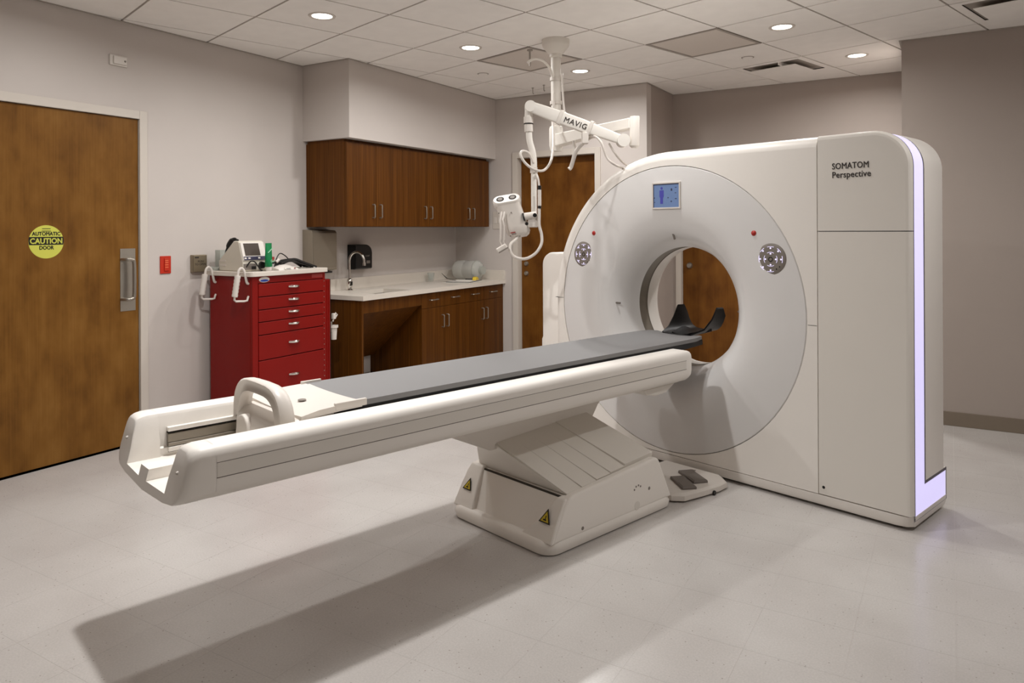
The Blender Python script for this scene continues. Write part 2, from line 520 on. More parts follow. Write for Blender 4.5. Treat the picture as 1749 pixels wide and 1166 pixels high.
for k, (key, full, ax, ay, p) in enumerate(tiles[:290]):
    if full:
        if full_me is None:
            b = MB().box(GAP, TS-GAP, GAP, TS-GAP, -TH, 0); full_me = bpy.data.meshes.new('floor_tile'); b.bm.to_mesh(full_me); b.bm.free()
            full_me.materials.append(MATS['floor_vinyl'])
        o = bpy.data.objects.new('floor_tile', full_me); COL.objects.link(o); o.location = (ax, ay, 0); o.parent = floor
    else:
        b = MB()
        for q in p: b.prism(q, 'z', -TH, 0)
        b.build('floor_tile', 'floor_vinyl', floor, smooth=False)
b = MB()
for key, full, ax, ay, p in tiles[290:]:
    for q in p: b.prism(q, 'z', -TH, 0)
o = b.build('far_floor_tiles', 'floor_vinyl', floor, smooth=False); o['kind'] = 'stuff'

# ceiling: backing in the grid colour, lay-in tiles standing proud of it
ceiling = struct(slab(ROOM, CEIL+0.006, CEIL+0.06, 'ceiling', 'ceiling_grid'))
CS = 0.6096
OX, OY = -0.427, 0.2025
def cell(i, j): return (OX + i + 0.5) * CS, (OY + j + 0.5) * CS
SPECIAL = {(-5, 9): 'vent', (-2, 8): 'vent', (-5, 7): 'panel', (-7, 6): 'panel'}
CG = 0.0075
for i in range(-16, 16):
    for j in range(-12, 22):
        if (i, j) in SPECIAL: continue
        cx, cy = cell(i, j); hh = CS/2 - CG
        sq = [tuple(gw(cx+sx*hh, cy+sy*hh).xy) for sx, sy in ((-1,-1),(1,-1),(1,1),(-1,1))]
        p = room_pieces(sq)
        if not p: continue
        b = MB()
        for q in p: b.prism(q, 'z', CEIL, CEIL+0.008)
        b.build('ceiling_tile', 'ceiling_tile', ceiling, smooth=False)
# wall angle along the visible ceiling edge
b = MB()
b.box(XL, XL+0.016, YN, 4.303, CEIL-0.004, CEIL); b.box(XL+0.016, -4.084+0.016, 4.303-0.016, 4.303, CEIL-0.004, CEIL)
b.box(-4.084, -4.084+0.016, 4.303, YA, CEIL-0.004, CEIL); b.box(-4.068, XB, YA-0.016, YA, CEIL-0.004, CEIL)
b.box(XB, XB+0.016, YA-0.016, YB, CEIL-0.004, CEIL); b.box(XB+0.016, XC, YB-0.016, YB, CEIL-0.004, CEIL)
b.box(XC-0.016, XC, YC-0.016, YB-0.016, CEIL-0.004, CEIL); b.box(XC, XR, YC-0.016, YC, CEIL-0.004, CEIL)
b.build('wall_angle', 'ceiling_grid', ceiling, smooth=False)

# ------------------------------------------------------------------ ceiling fittings
LAMPS = [(-7, 3, 'round lit ceiling downlight nearest the wooden entrance door'),
         (-7, 5, 'round lit ceiling downlight above the wall cabinets'),
         (-7, 7, 'round lit ceiling downlight just right of the ceiling arm column'),
         (-4, 7, 'round lit ceiling downlight above the scanner, beside the flat grey panel'),
         (-4, 9, 'round lit ceiling downlight nearest the back wall pier')]
def downlight(cx, cy, label, watts):
    p = gw(cx, cy, CEIL)
    t = thing('ceiling_downlight', label, 'ceiling light', p, 0, 'recessed downlights in the ceiling')
    MB().lathe([(0.064, 0.004), (0.064, -0.003), (0.07, -0.006), (0.083, -0.005), (0.086, 0.0)], (0,0,0), 'z', 32).build('trim_ring', 'white_plastic', t)
    MB().lathe([(0.0, -0.001), (0.03, -0.001), (0.064, -0.001), (0.064, 0.003)], (0,0,0), 'z', 32).build('lens', 'lens_lit', t)
    ld = bpy.data.lights.new('downlight_lamp', 'AREA'); ld.shape = 'DISK'; ld.size = 0.11
    ld.energy = watts; ld.color = LAMP_COL; ld.spread = R(166)
    lo = bpy.data.objects.new('downlight_lamp', ld); COL.objects.link(lo); lo.parent = t; lo.location = (0, 0, -0.004)
    return t
for i, j, lab in LAMPS:
    cx, cy = cell(i, j); downlight(cx, cy, lab, LAMP_W)
# unseen downlights off the visible grid, placed and weighted by the light they cast
HIDDEN = [(-2.68, 1.20, 2.6, 'ceiling downlight above the foot of the patient table, outside the picture'),
          (-2.55, 3.30, 0.8, 'ceiling downlight above the table in front of the scanner, outside the picture'),
          (-4.22, 0.95, 0.45, 'ceiling downlight above the entrance side, outside the picture'),
          (-0.15, 3.60, 1.2, 'ceiling downlight to the right of the scanner, outside the picture'),
          (-0.75, 1.20, 0.15, 'ceiling downlight to the right of the table, outside the picture'),
          (-0.95, -0.8, 0.15, 'added fill downlight behind the viewer, outside the picture')]  # last one is an added lamp, weak frontal fill for surfaces facing the camera
for x, y, k, lab in HIDDEN: downlight(x, y, lab, LAMP_W * k)

def vent(i, j, label):
    cx, cy = cell(i, j)
    t = thing('ceiling_air_diffuser', label, 'air vent', gw(cx, cy, CEIL), -GA, 'square plaque air diffusers')
    h = CS/2 - 0.006
    b = MB()
    for a0, a1, c0, c1 in ((-h, h, -h, -h+0.05), (-h, h, h-0.05, h), (-h, -h+0.05, -h+0.05, h-0.05), (h-0.05, h, -h+0.05, h-0.05)):
        b.box(a0, a1, c0, c1, -0.003, 0.005)
    b.build('frame', 'ceiling_tile', t, smooth=False)
    i0 = h - 0.05
    b = MB()
    b.loft([[(-i0,-i0,0),(i0,-i0,0),(i0,i0,0),(-i0,i0,0)], [(-i0+.01,-i0+.01,.045),(i0-.01,-i0+.01,.045),(i0-.01,i0-.01,.045),(-i0+.01,i0-.01,.045)]], False, True)
    b.build('throat', 'slot_dark', t, smooth=False)
    MB().box(-i0+0.05, i0-0.05, -i0+0.05, i0-0.05, -0.030, -0.024).build('plaque', 'ceiling_tile', t, smooth=False, bevel=0.002)
    MB().box(i0-0.17, i0-0.16, -i0+0.0, i0-0.0, -0.024, 0.004).build('hanger', 'ceiling_tile', t, smooth=False)
    return t
vent(-5, 9, 'square ceiling air diffuser with dark slot near the back wall')
vent(-2, 8, 'square ceiling air diffuser cut off by the top right edge of the picture')
def access_panel(i, j, label):
    cx, cy = cell(i, j)
    t = thing('ceiling_panel', label, 'ceiling panel', gw(cx, cy, CEIL), -GA, 'flat grey ceiling panels')
    h = CS/2 - 0.006
    b = MB()
    for a0, a1, c0, c1 in ((-h, h, -h, -h+0.022), (-h, h, h-0.022, h), (-h, -h+0.022, -h+0.022, h-0.022), (h-0.022, h, -h+0.022, h-0.022)):
        b.box(a0, a1, c0, c1, -0.002, 0.005)
    b.build('frame', 'ceiling_grid', t, smooth=False, bevel=0.001)
    MB().box(-h+0.026, h-0.026, -h+0.026, h-0.026, 0.0, 0.005).build('panel', 'grille', t, smooth=False)
access_panel(-5, 7, 'flat grey ceiling panel above the scanner')
access_panel(-7, 6, 'flat grey ceiling panel behind the ceiling arm column')
for p, lab in (((-4.86, 4.139), 'small round concealed sprinkler cover left of the ceiling arm column'), ((-3.004, 5.327), 'small round concealed sprinkler cover beside the air diffuser')):
    t = thing('sprinkler_cover', lab, 'sprinkler', gw(*p, CEIL), 0, 'concealed sprinkler covers')
    MB().lathe([(0.0, -0.008), (0.03, -0.008), (0.038, -0.006), (0.04, -0.001)], (0,0,0), 'z', 28).build('cover_plate', 'ceiling_tile', t)
    MB().lathe([(0.041, -0.0035), (0.048, -0.003), (0.05, 0.0)], (0,0,0), 'z', 28).build('trim_ring', 'ceiling_grid', t)
for p, lab in (((-5.026, 4.908), 'left one of two thin wire hooks hanging from the ceiling'), ((-4.856, 4.888), 'right one of two thin wire hooks hanging from the ceiling')):
    t = thing('ceiling_hook', lab, 'hook', gw(*p, CEIL), 0, 'thin wire ceiling hooks')
    MB().cyl((0,0,0), (0,0,-0.004), 0.012, seg=14).build('plate', 'ceiling_grid', t)
    MB().tube([(0,0,0), (0,0,-0.05), (0.004,0,-0.058), (0.012,0,-0.056)], 0.004, 8).build('wire', 'ceiling_grid', t)

# ------------------------------------------------------------------ CT scanner gantry (local: x along the front, y into the machine)
GX0, GY0 = -2.555, 3.603
gan = thing('ct_scanner_gantry', 'large cream CT scanner gantry with round bore and lit edge strip', 'CT scanner', gw(GX0, GY0, 0), -GA)
XLf, XRt, ZT, ZC, RA, RC, ZB, SX = -0.93, 1.333, 1.862, 0.93, 0.932, 0.175, 0.072, 0.899
def arc_left(d, n=40):
    pts = [(XLf + d, ZB)]
    for k in range(n + 1):
        a = R(180 - 90 * k / n); pts.append(((RA - d) * math.cos(a), ZC + (RA - d) * math.sin(a)))
    return pts
def corner_right(d, n=14):
    rr = max(RC - d, 0.01); cx, cz = XRt - RC, ZT - RC
    return [(cx + rr * math.cos(R(90 - 90 * k / n)), cz + rr * math.sin(R(90 - 90 * k / n))) for k in range(n + 1)]
def outline(d):
    return arc_left(d) + corner_right(d) + [(XRt - d, ZB)]
def plate(loopf, rings, hole=None, hole_depth=0.03):
    # rings: (inset, y) from back to front; the front face is filled, with an optional round hole (x, z, r)
    b = MB()
    loops = [[(x, y, z) for x, z in loopf(d)] for d, y in rings]
    b.loft(loops, False, False)
    bm = b.bm
    y = rings[-1][1]
    d = rings[-1][0]
    V = b.v(loops[-1])
    es = [bm.edges.new((V[i], V[(i+1) % len(V)])) for i in range(len(V))]
    if hole:
        hx, hz, hr = hole; n = 96
        C_ = [(hx + hr*math.cos(2*PI*k/n), y, hz + hr*math.sin(2*PI*k/n)) for k in range(n)]
        W = b.v(C_)
        es += [bm.edges.new((W[i], W[(i+1) % n])) for i in range(n)]
        b.loft([C_, [(p[0], y + hole_depth, p[2]) for p in C_]], False, False)
    bmesh.ops.triangle_fill(bm, use_beauty=True, edges=es)
    return b
DR = 0.842
# dark backing that shows in the seams
b = plate(lambda d: outline(d), [(0.012, 0.05), (0.012, 0.022)], (0, ZC, DR - 0.03), 0.05)
b.build('inner_frame', 'seam', gan, merge=1e-5)
def main_loop(d):
    return [(SX - 0.002, ZB)] + arc_left(d) + [(SX - 0.002, ZT - d)]
o = plate(main_loop, [(0.0, 0.075), (0.0, 0.05), (0.006, 0.03), (0.018, 0.014), (0.034, 0.004), (0.052, 0.0), (0.056, 0.0)], (0, ZC, DR + 0.003)).build('front_cover', 'shell_warm', gan, merge=1e-5, angle=25)
def up_loop(d):
    return [(SX + 0.002, 1.387)] + [(SX + 0.002, ZT - d)] + corner_right(d) + [(XRt - d, 1.387)]
plate(up_loop, [(0.0, 0.034), (0.0, 0.022), (0.003, 0.01), (0.010, 0.003), (0.02, 0.0), (0.024, 0.0)]).build('upper_side_panel', 'shell', gan, merge=1e-5, angle=25)
def low_loop(d):
    return [(SX + 0.002, ZB + 0.002), (SX + 0.002, 1.383), (XRt - d, 1.383), (XRt - d, ZB + 0.002)]
plate(low_loop, [(0.0, 0.034), (0.0, 0.022), (0.003, 0.01), (0.010, 0.003), (0.02, 0.0), (0.024, 0.0)]).build('service_door', 'shell', gan, merge=1e-5, angle=25)
MB().lathe([(0.0, -0.001), (0.006, -0.001), (0.008, 0.001)], (0.925, -0.0005, 0.11), 'y', 16).build('door_lock', 'black', gan)
# seam from the disc to the vertical joint, and on the left flank
MB().box(DR+0.006, SX-0.004, -0.0006, 0.01, 0.910, 0.9125).build('seam_line', 'seam', gan, smooth=False)
MB().box(XLf+0.01, -DR-0.004, -0.0006, 0.02, 0.940, 0.9425).build('seam_line', 'seam', gan, smooth=False)
# plinth
b = MB()
def kick(z, d): return [(XLf+0.02+d, 0.46-d, z), (XLf+0.02+d, 0.05+d, z), (XLf+0.06+d, 0.0+d, z), (XRt-0.06-d, 0.0+d, z), (XRt-0.02-d*.6, 0.012+d, z), (XRt-d*.4, 0.04+d, z), (XRt-d*.4, 0.465-d, z)]
b.loft([kick(0.016, 0.014), kick(0.03, 0.003), kick(0.068, -0.001)], True, True)
b.build('plinth', 'shell_warm', gan, angle=40)
MB().box(XLf+0.08, XRt-0.06, 0.05, 0.42, 0.0, 0.02).build('base_foot', 'seam', gan, smooth=False)
# ring cover and bore
MB().lathe([(DR, 0.03), (DR, 0.004), (DR-0.004, 0.0), (0.76, -0.004), (0.66, -0.006), (0.60, -0.004), (0.555, 0.000), (0.51, 0.010), (0.47, 0.030), (0.435, 0.060), (0.405, 0.100), (0.381, 0.148), (0.368, 0.19), (0.362, 0.20)], (0, 0, ZC), 'y', 128).build('ring_cover', 'disc', gan, angle=40)
MB().lathe([(0.362, 0.20), (0.366, 0.204), (0.366, 0.284), (0.362, 0.288)], (0, 0, ZC), 'y', 96).build('bore_window', 'bore_window', gan, angle=40)
MB().lathe([(0.362, 0.286), (0.36, 0.30), (0.362, 0.37), (0.375, 0.41), (0.41, 0.45), (0.47, 0.478)], (0, 0, ZC), 'y', 96).build('bore_tunnel', 'shell_warm', gan, angle=40)
# rear shell: the left and the top start right behind the front cover, the right flank behind the light strip
def open_shell(path, rings, name, m, back=False):
    b = MB()
    b.loft([[(x - (d if nx else 0), y, z - (d if nz else 0)) for (x, z, nx, nz) in path] for d, y in rings], False, False, closed=False)
    return b
PL = arc_left(0)
left_path = [(x, z) for x, z in PL] + [(0.6, ZT), (1.0, ZT)]
def inset_left(d): return arc_left(d) + [(0.6, ZT - d), (1.0, ZT - d)]
def inset_right(d): return [(1.0, ZT - d)] + corner_right(d) + [(XRt - d, 0.205)]
b = MB()
b.loft([[(x, y, z) for x, z in inset_left(d)] for d, y in [(0.0, 0.078), (0.0, 0.43), (0.012, 0.462), (0.04, 0.475)]], False, False, closed=False)
b.loft([[(x, y, z) for x, z in inset_right(d)] for d, y in [(0.004, 0.176), (0.0, 0.182), (0.0, 0.43), (0.012, 0.462), (0.04, 0.475)]], False, False, closed=False)
b.box(XRt-0.03, XRt-0.001, 0.182, 0.46, 0.2, 0.205)
b.build('rear_shell', 'shell_warm', gan, angle=30)
def back_loop(d): return outline(d)
bb = plate(back_loop, [(0.04, 0.46), (0.04, 0.475)], (0, ZC, 0.47), -0.02)
bb.build('rear_cover', 'shell_warm', gan, merge=1e-5)
# light strip round the right edge, widening to an L at the foot
b = MB()
strip = lambda d: [(1.0, ZT - d)] + corner_right(d) + [(XRt - d, 0.19)]
b.loft([[(x, y, z) for x, z in strip(0.002)] for y in (0.043, 0.168)], False, False, closed=False)
b.face([(XRt-0.002, 0.043, 0.19), (XRt-0.002, 0.168, 0.19), (XRt-0.002, 0.168, 0.06), (XRt-0.002, 0.043, 0.06)])
b.face([(XRt-0.002, 0.168, 0.19), (XRt-0.002, 0.464, 0.19), (XRt-0.002, 0.464, 0.06), (XRt-0.002, 0.168, 0.06)])
b.build('light_strip', 'strip_light', gan, angle=30, merge=1e-5)
b = MB()
strip2 = lambda d: [(1.0, ZT - d)] + corner_right(d) + [(XRt - d, 0.05)]
b.loft([[(x, y, z) for x, z in strip2(0.0)] for y in (0.034, 0.043)], False, False, closed=False)
b.loft([[(x, y, z) for x, z in [(1.0, ZT)] + corner_right(0) + [(XRt, 0.19)]] for y in (0.168, 0.177)], False, False, closed=False)
x = XRt - 0.0005
b.face([(x, 0.168, 0.205), (x, 0.473, 0.205), (x, 0.473, 0.19), (x, 0.168, 0.19)])
b.face([(x, 0.034, 0.06), (x, 0.473, 0.06), (x, 0.473, 0.045), (x, 0.034, 0.045)])
b.face([(x, 0.464, 0.2), (x, 0.473, 0.2), (x, 0.473, 0.05), (x, 0.464, 0.05)])
b.build('strip_edge', 'strip_edge', gan, angle=30, merge=1e-5)
# left flank housing behind the front cover
b = MB()
def wing(d): return [(-1.155+d, 0.04)] + [(-1.155+d, 0.62)] + [(-1.145+d, 0.64)] + [(-1.145+0.09+ (0.09-d)*math.cos(R(180-90*k/8)), 1.15 + (0.09-d)*math.sin(R(180-90*k/8))) for k in range(9)] + [(-0.86, 1.24-d), (-0.86, 0.04)]
b.loft([[(x, y, z) for x, z in wing(d)] for d, y in [(0.02, 0.09), (0.006, 0.096), (0.0, 0.11), (0.0, 0.45), (0.02, 0.468)]], True, True)
b.build('flank_housing', 'shell_warm', gan, angle=30)
# screen
scr = MB()
sx0, sx1, sz0, sz1 = -0.094, 0.088, 1.528, 1.668
b = MB()
w = 0.009
b.box(sx0-w, sx1+w, -0.013, 0.0, sz0-w, sz0); b.box(sx0-w, sx1+w, -0.013, 0.0, sz1, sz1+w)
b.box(sx0-w, sx0, -0.013, 0.0, sz0, sz1); b.box(sx1, sx1+w, -0.013, 0.0, sz0, sz1)
sf = b.build('display_frame', 'white_plastic', gan, smooth=False, bevel=0.001)
sc = MB().box(sx0, sx1, -0.010, 0.0, sz0, sz1).build('display_screen', 'lcd', gan, smooth=False)
b = MB()
fx = sx0 + 0.06
b.lathe([(0.0, -0.0107), (0.008, -0.0107), (0.008, -0.009)], (fx, 0, 1.642), 'y', 16)
b.prism([(fx-0.015,1.63),(fx+0.015,1.63),(fx+0.015,1.592),(fx+0.010,1.585),(fx+0.010,1.55),(fx-0.010,1.55),(fx-0.010,1.585),(fx-0.015,1.592)], 'y', -0.0107, -0.009)
b.build('screen_figure', 'lcd_figure', sc, smooth=False)
for (qx, qz, qw, qh) in ((0.012,1.585,0.008,0.006),(0.036,1.632,0.010,0.014),(0.018+0.016,1.563,0.008,0.008),(-0.086,1.586,0.008,0.006),(-0.084,1.56,0.006,0.005),(0.066,1.644,0.012,0.004),(0.064,1.612,0.010,0.004),(0.066,1.578,0.012,0.005)):
    MB().box(qx-qw/2, qx+qw/2, -0.0106, -0.009, qz-qh/2, qz+qh/2).build('screen_icon', 'lcd_dark', sc, smooth=False)
b = MB()
b.box(sx0, sx1, -0.0106, -0.009, sz1-0.006, sz1); b.box(sx0, sx0+0.005, -0.0106, -0.009, sz0, sz1)
b.build('screen_border', 'lcd_dark', sc, smooth=False)
# control panels
def control_panel(cx, cz):
    p = MB().lathe([(0.0, -0.006), (0.06, -0.006), (0.082, -0.005), (0.086, -0.002), (0.086, 0.002)], (cx, 0, cz), 'y', 48).build('control_panel', 'panel_grey', gan)
    def arc(r, a, half, wd):
        pts = []; b = MB()
        for k in range(7): pts.append((cx + (r+wd)*math.cos(R(a-half+2*half*k/6)), cz + (r+wd)*math.sin(R(a-half+2*half*k/6))))
        for k in range(6, -1, -1): pts.append((cx + r*math.cos(R(a-half+2*half*k/6)), cz + r*math.sin(R(a-half+2*half*k/6))))
        b.prism(pts, 'y', -0.0072, -0.0055); b.build('lit_arc', 'key_light', p, smooth=False)
    def dot(r, a, s):
        x, z = cx + r*math.cos(R(a)), cz + r*math.sin(R(a))
        MB().box(x-s, x+s, -0.0072, -0.0055, z-s, z+s).build('lit_key', 'key_light', p, smooth=False)
    for a in (0, 90, 180, 270):
        arc(0.036, a, 30, 0.0018); dot(0.029, a, 0.0038)
        arc(0.065, a, 16, 0.002); dot(0.058, a, 0.0038)
    for a in (45, 135, 225):
        arc(0.067, a, 12, 0.002); dot(0.060, a, 0.0038)
    b = MB(); b.lathe([(0.009, -0.0072), (0.013, -0.0072), (0.013, -0.0055)], (cx, 0, cz), 'y', 20)
    x, z = cx + 0.06*math.cos(R(-45)), cz + 0.06*math.sin(R(-45))
    b.build('centre_key', 'black', p, smooth=False)
    MB().box(x-0.012, x-0.007, -0.0072, -0.0055, z-0.012, z-0.004).build('dark_key', 'black', p, smooth=False)
    MB().box(x+0.005, x+0.009, -0.0072, -0.0055, z, z+0.008).build('dark_key', 'black', p, smooth=False)
control_panel(-0.658, 1.237); control_panel(0.652, 1.239)
for cx in (-0.570, 0.556):
    MB().lathe([(0.0, -0.012), (0.009, -0.011), (0.014, -0.007), (0.016, -0.002), (0.017, 0.002)], (cx, 0, 1.376), 'y', 24).build('stop_button', 'red_button', gan)
# laser windows round the bore
def laser(cx, cz, ang, ln, y):
    ax = Vector((math.cos(ang), 0, math.sin(ang)))
    MB().obox((cx, y, cz), ax, (0,1,0), ax.cross(Vector((0,1,0))), ln, 0.004, 0.0055).build('laser_window', 'rubber_grey', gan, smooth=False, bevel=0.002)
laser(-0.384-0.05, 0.93, 0, 0.030, 0.059)
laser(0.0, 0.93+0.434, R(110), 0.028, 0.059)
laser(0.375, 0.93, R(20), 0.010, 0.158)
text('model_lettering', 'SOMATOM', 0.0425, (0.974, -0.0012, 1.690), (1,0,0), (0,0,1), 'dark_print', gan, bold=0.0005, sx=0.82, spacing=1.05)
text('model_lettering', 'Perspective', 0.0425, (0.974, -0.0012, 1.6475), (1,0,0), (0,0,1), 'dark_print', gan, bold=0.0005, sx=0.90, spacing=1.04)

# ------------------------------------------------------------------ patient table (local: x across, y towards the scanner)
TX0 = -2.565
bed = thing('ct_patient_table', 'long cream CT patient table with grey pad on a floor pedestal', 'CT table', gw(TX0, 0, 0), -GA)
def vend(z): return 0.765 - (0.75 - z) * 0.25
HW = 0.333
# outer half shell of one rail, profile in (x, z); s=-1 far, s=+1 near
def rail_profile(s):
    out = [(0.215, 0.735), (0.222, 0.747), (0.235, 0.75), (0.300, 0.75), (0.318, 0.745), (0.329, 0.733), (0.333, 0.715), (0.333, 0.640), (0.328, 0.612), (0.312, 0.592), (0.285, 0.582),
           (0.205, 0.582), (0.205, 0.625), (0.215, 0.63)]
    return [(s * x, z) for x, z in out]
def rail(s, name):
    P = rail_profile(s)
    L = [[(x, v, z) for x, z in P] for v in (0.835, 1.6, 2.4, 3.33, 3.372)]
    L[-1] = [(s * (0.27 + (abs(x) - 0.27) * 0.86), v2, 0.665 + (z - 0.665) * 0.9) for (x, v2, z) in L[-1]]
    b = MB(); b.loft(L, True, True)
    return b.build(name, 'shell_warm', bed, angle=35)
near = rail(1, 'side_rail'); far = rail(-1, 'side_rail')
# engraved accent panel on the near rail and the far rail
for s, par in ((1, near), (-1, far)):
    MB().box(min(s*0.3325, s*0.3345), max(s*0.3325, s*0.3345), 0.838, 3.31, 0.655, 0.699).build('accent_panel', 'shell', par, smooth=False, bevel=0.0008)
    b = MB()
    b.box(min(s*0.3325, s*0.3338), max(s*0.3325, s*0.3338), 0.836, 3.312, 0.6525, 0.655); b.box(min(s*0.3325, s*0.3338), max(s*0.3325, s*0.3338), 0.836, 3.312, 0.699, 0.7005)
    b.build('accent_line', 'rubber_grey', par, smooth=False)
# bottom tray
b = MB()
def tray(v): return [(-0.29, v, 0.583), (-0.2, v, 0.572), (0, v, 0.562), (0.2, v, 0.572), (0.29, v, 0.583), (0.29, v, 0.60), (0, v, 0.592), (-0.29, v, 0.60)]
b.loft([tray(0.835), tray(3.3)], True, True)
b.build('bottom_tray', 'shell_warm', bed)
# foot end cap: open U profile, sloping end
def cap_profile(k):
    # k=0 at the rails, k=1 at the very end: corners round off
    half = [(0.02, 0.592), (0.197, 0.598), (0.200, 0.66-0.02*k), (0.210, 0.70-0.03*k), (0.215, 0.735-0.04*k), (0.222, 0.747-0.035*k), (0.235+0.01*k, 0.75-0.03*k), (0.300-0.03*k, 0.75-0.03*k), (0.318-0.04*k, 0.745-0.04*k), (0.329-0.05*k, 0.733-0.045*k), (0.333-0.05*k, 0.715-0.045*k),
            (0.333-0.04*k, 0.640), (0.328-0.04*k, 0.612), (0.312-0.04*k, 0.592), (0.285-0.03*k, 0.582), (0.2, 0.572)]
    out = [(0.02, 0.628)] + half + [(0.0, 0.562)] + [(-x, z) for x, z in half[::-1][:-1]] + [(-0.06, 0.592), (-0.06, 0.628)]
    return out
L = []
for k, off in ((0, None), (0.0, 0.036), (0.08, 0.019), (0.22, 0.007), (0.36, 0.0015), (0.5, 0.0)):
    L.append([(x, 0.836 if off is None else min(0.836, vend(z) + off), z) for x, z in cap_profile(k)])
b = MB(); b.loft(L, False, False)
V = b.v(L[-1]); es = [b.bm.edges.new((V[i], V[(i+1) % len(V)])) for i in range(len(V))]
bmesh.ops.triangle_fill(b.bm, use_beauty=True, edges=es)
capo = b.build('foot_cap', 'shell_warm', bed, angle=40, merge=1e-5)
for s in (-1, 1):
    MB().lathe([(0.0, -0.006), (0.004, -0.005), (0.006, 0.0), (0.006, 0.006)], (s*0.262, vend(0.672), 0.672), 'y', 14).build('cap_screw', 'white_plastic', capo)
# inner guide rails of the trough
for s in (-1, 1):
    def bx(a, c, z0, z1, m, n):
        MB().box(min(s*a, s*c), max(s*a, s*c), 0.862, 3.3, z0, z1).build(n, m, bed, smooth=False, bevel=0.002)
    bx(0.214, 0.196, 0.682, 0.698, 'shell_warm', 'guide_lip')
    bx(0.214, 0.204, 0.676, 0.682, 'slot_dark', 'guide_slot')
    bx(0.212, 0.198, 0.642, 0.674, 'rail_grey', 'guide_rail')
    bx(0.212, 0.192, 0.630, 0.642, 'rail_grey', 'guide_rail')
    bx(0.212, 0.190, 0.612, 0.628, 'shell_warm', 'guide_lip')
    bx(0.212, 0.205, 0.605, 0.612, 'slot_dark', 'guide_slot')
# cradle: carbon board, grey pad, foot plate with a bail handle
def dish(v, w, t, zc, bend, n=12):
    top = [(-w + 2*w*k/n, v, zc + bend * ((-1 + 2*k/n)**2)) for k in range(n + 1)]
    return top + [(x, y, z - t) for x, y, z in top[::-1]]
b = MB()
b.loft([dish(1.30, 0.212, 0.03, 0.744, 0.012), dish(3.50, 0.212, 0.03, 0.744, 0.012), dish(3.68, 0.195, 0.026, 0.744, 0.012), dish(3.735, 0.15, 0.02, 0.744, 0.01)], True, True)
b.build('carbon_board', 'carbon', bed, angle=40)
b = MB()
b.loft([dish(1.40, 0.205, 0.016, 0.761, 0.012), dish(1.402, 0.213, 0.020, 0.764, 0.013), dish(3.45, 0.213, 0.020, 0.764, 0.013), dish(3.60, 0.208, 0.020, 0.764, 0.013), dish(3.68, 0.19, 0.018, 0.764, 0.013), dish(3.72, 0.15, 0.014, 0.763, 0.011)], True, True)
pad = b.build('pad', 'pad_grey', bed, angle=40)
b = MB()
def plt(v, zc, w=0.216): return dish(v, w, 0.022, zc, 0.006)
b.loft([plt(1.17, 0.752), plt(1.24, 0.764), plt(1.32, 0.768), plt(1.41, 0.770)], True, True)
tri = [(-0.216, 1.385), (0.216, 1.385), (0.216, 1.425), (0.19, 1.415), (-0.14, 1.392)]
fp = b.build('foot_plate', 'white_plastic', bed, angle=40)
MB().box(-0.216, -0.206, 1.38, 1.47, 0.765, 0.786).build('plate_lug', 'white_plastic', fp, smooth=False, bevel=0.003)
MB().box(0.204, 0.218, 1.30, 1.43, 0.757, 0.783).build('plate_lug', 'white_plastic', fp, smooth=False, bevel=0.003)
MB().lathe([(0, 0.7725), (0.014, 0.7725), (0.016, 0.770)], (0.03, 1.265, 0), 'z', 20).build('latch_slot', 'panel_grey', fp)
# bail handle: arch rising from the foot plate
def arch_loop(v, wo, ho, n=18):
    pts = []
    for k in range(n + 1):
        a = R(180 - 180*k/n)
        e = 0.55
        c, s = math.cos(a), math.sin(a)
        pts.append((wo * math.copysign(abs(c)**e, c), v, 0.70 + ho * abs(s)**0.75))
    return pts
def ring(v, wo, ho, wi, hi):
    return arch_loop(v, wo, ho) , arch_loop(v, wi, hi)
b = MB()
rings = [(1.112, 0.196, 0.146, 0.166, 0.124), (1.100, 0.203, 0.155, 0.158, 0.116), (1.106, 0.209, 0.160, 0.154, 0.112), (1.130, 0.211, 0.159, 0.154, 0.112), (1.150, 0.207, 0.152, 0.158, 0.116), (1.156, 0.198, 0.142, 0.168, 0.124)]
outer = [arch_loop(v, wo, ho) for v, wo, ho, wi, hi in rings]
inner = [arch_loop(v, wi, hi) for v, wo, ho, wi, hi in rings]
b.loft(outer, False, False, closed=False); b.loft(inner, False, False, closed=False)
b.loft([outer[0], inner[0]], False, False, closed=False); b.loft([outer[-1], inner[-1]], False, False, closed=False)
hd = b.build('bail_handle', 'white_plastic', bed, angle=60, merge=1e-5)
b = MB()
def hood(z, w, v0, v1): return [(p[0], p[1], z) for p in rrect(-w, w, v0, v1, 0.045, 5)]
b.loft([hood(0.60, 0.178, 1.085, 1.26), hood(0.69, 0.19, 1.092, 1.30), hood(0.72, 0.198, 1.10, 1.33), hood(0.738, 0.205, 1.12, 1.34), hood(0.75, 0.205, 1.19, 1.35)], True, True)
b.build('handle_housing', 'white_plastic', bed, angle=50)
MB().prism([(-0.13, 0.605), (-0.02, 0.605), (-0.02, 0.66), (-0.03, 0.70), (-0.05, 0.722), (-0.075, 0.73), (-0.10, 0.722), (-0.12, 0.70), (-0.13, 0.66)], 'y', 1.078, 1.11).build('release_flap', 'white_plastic', bed, bevel=0.006)
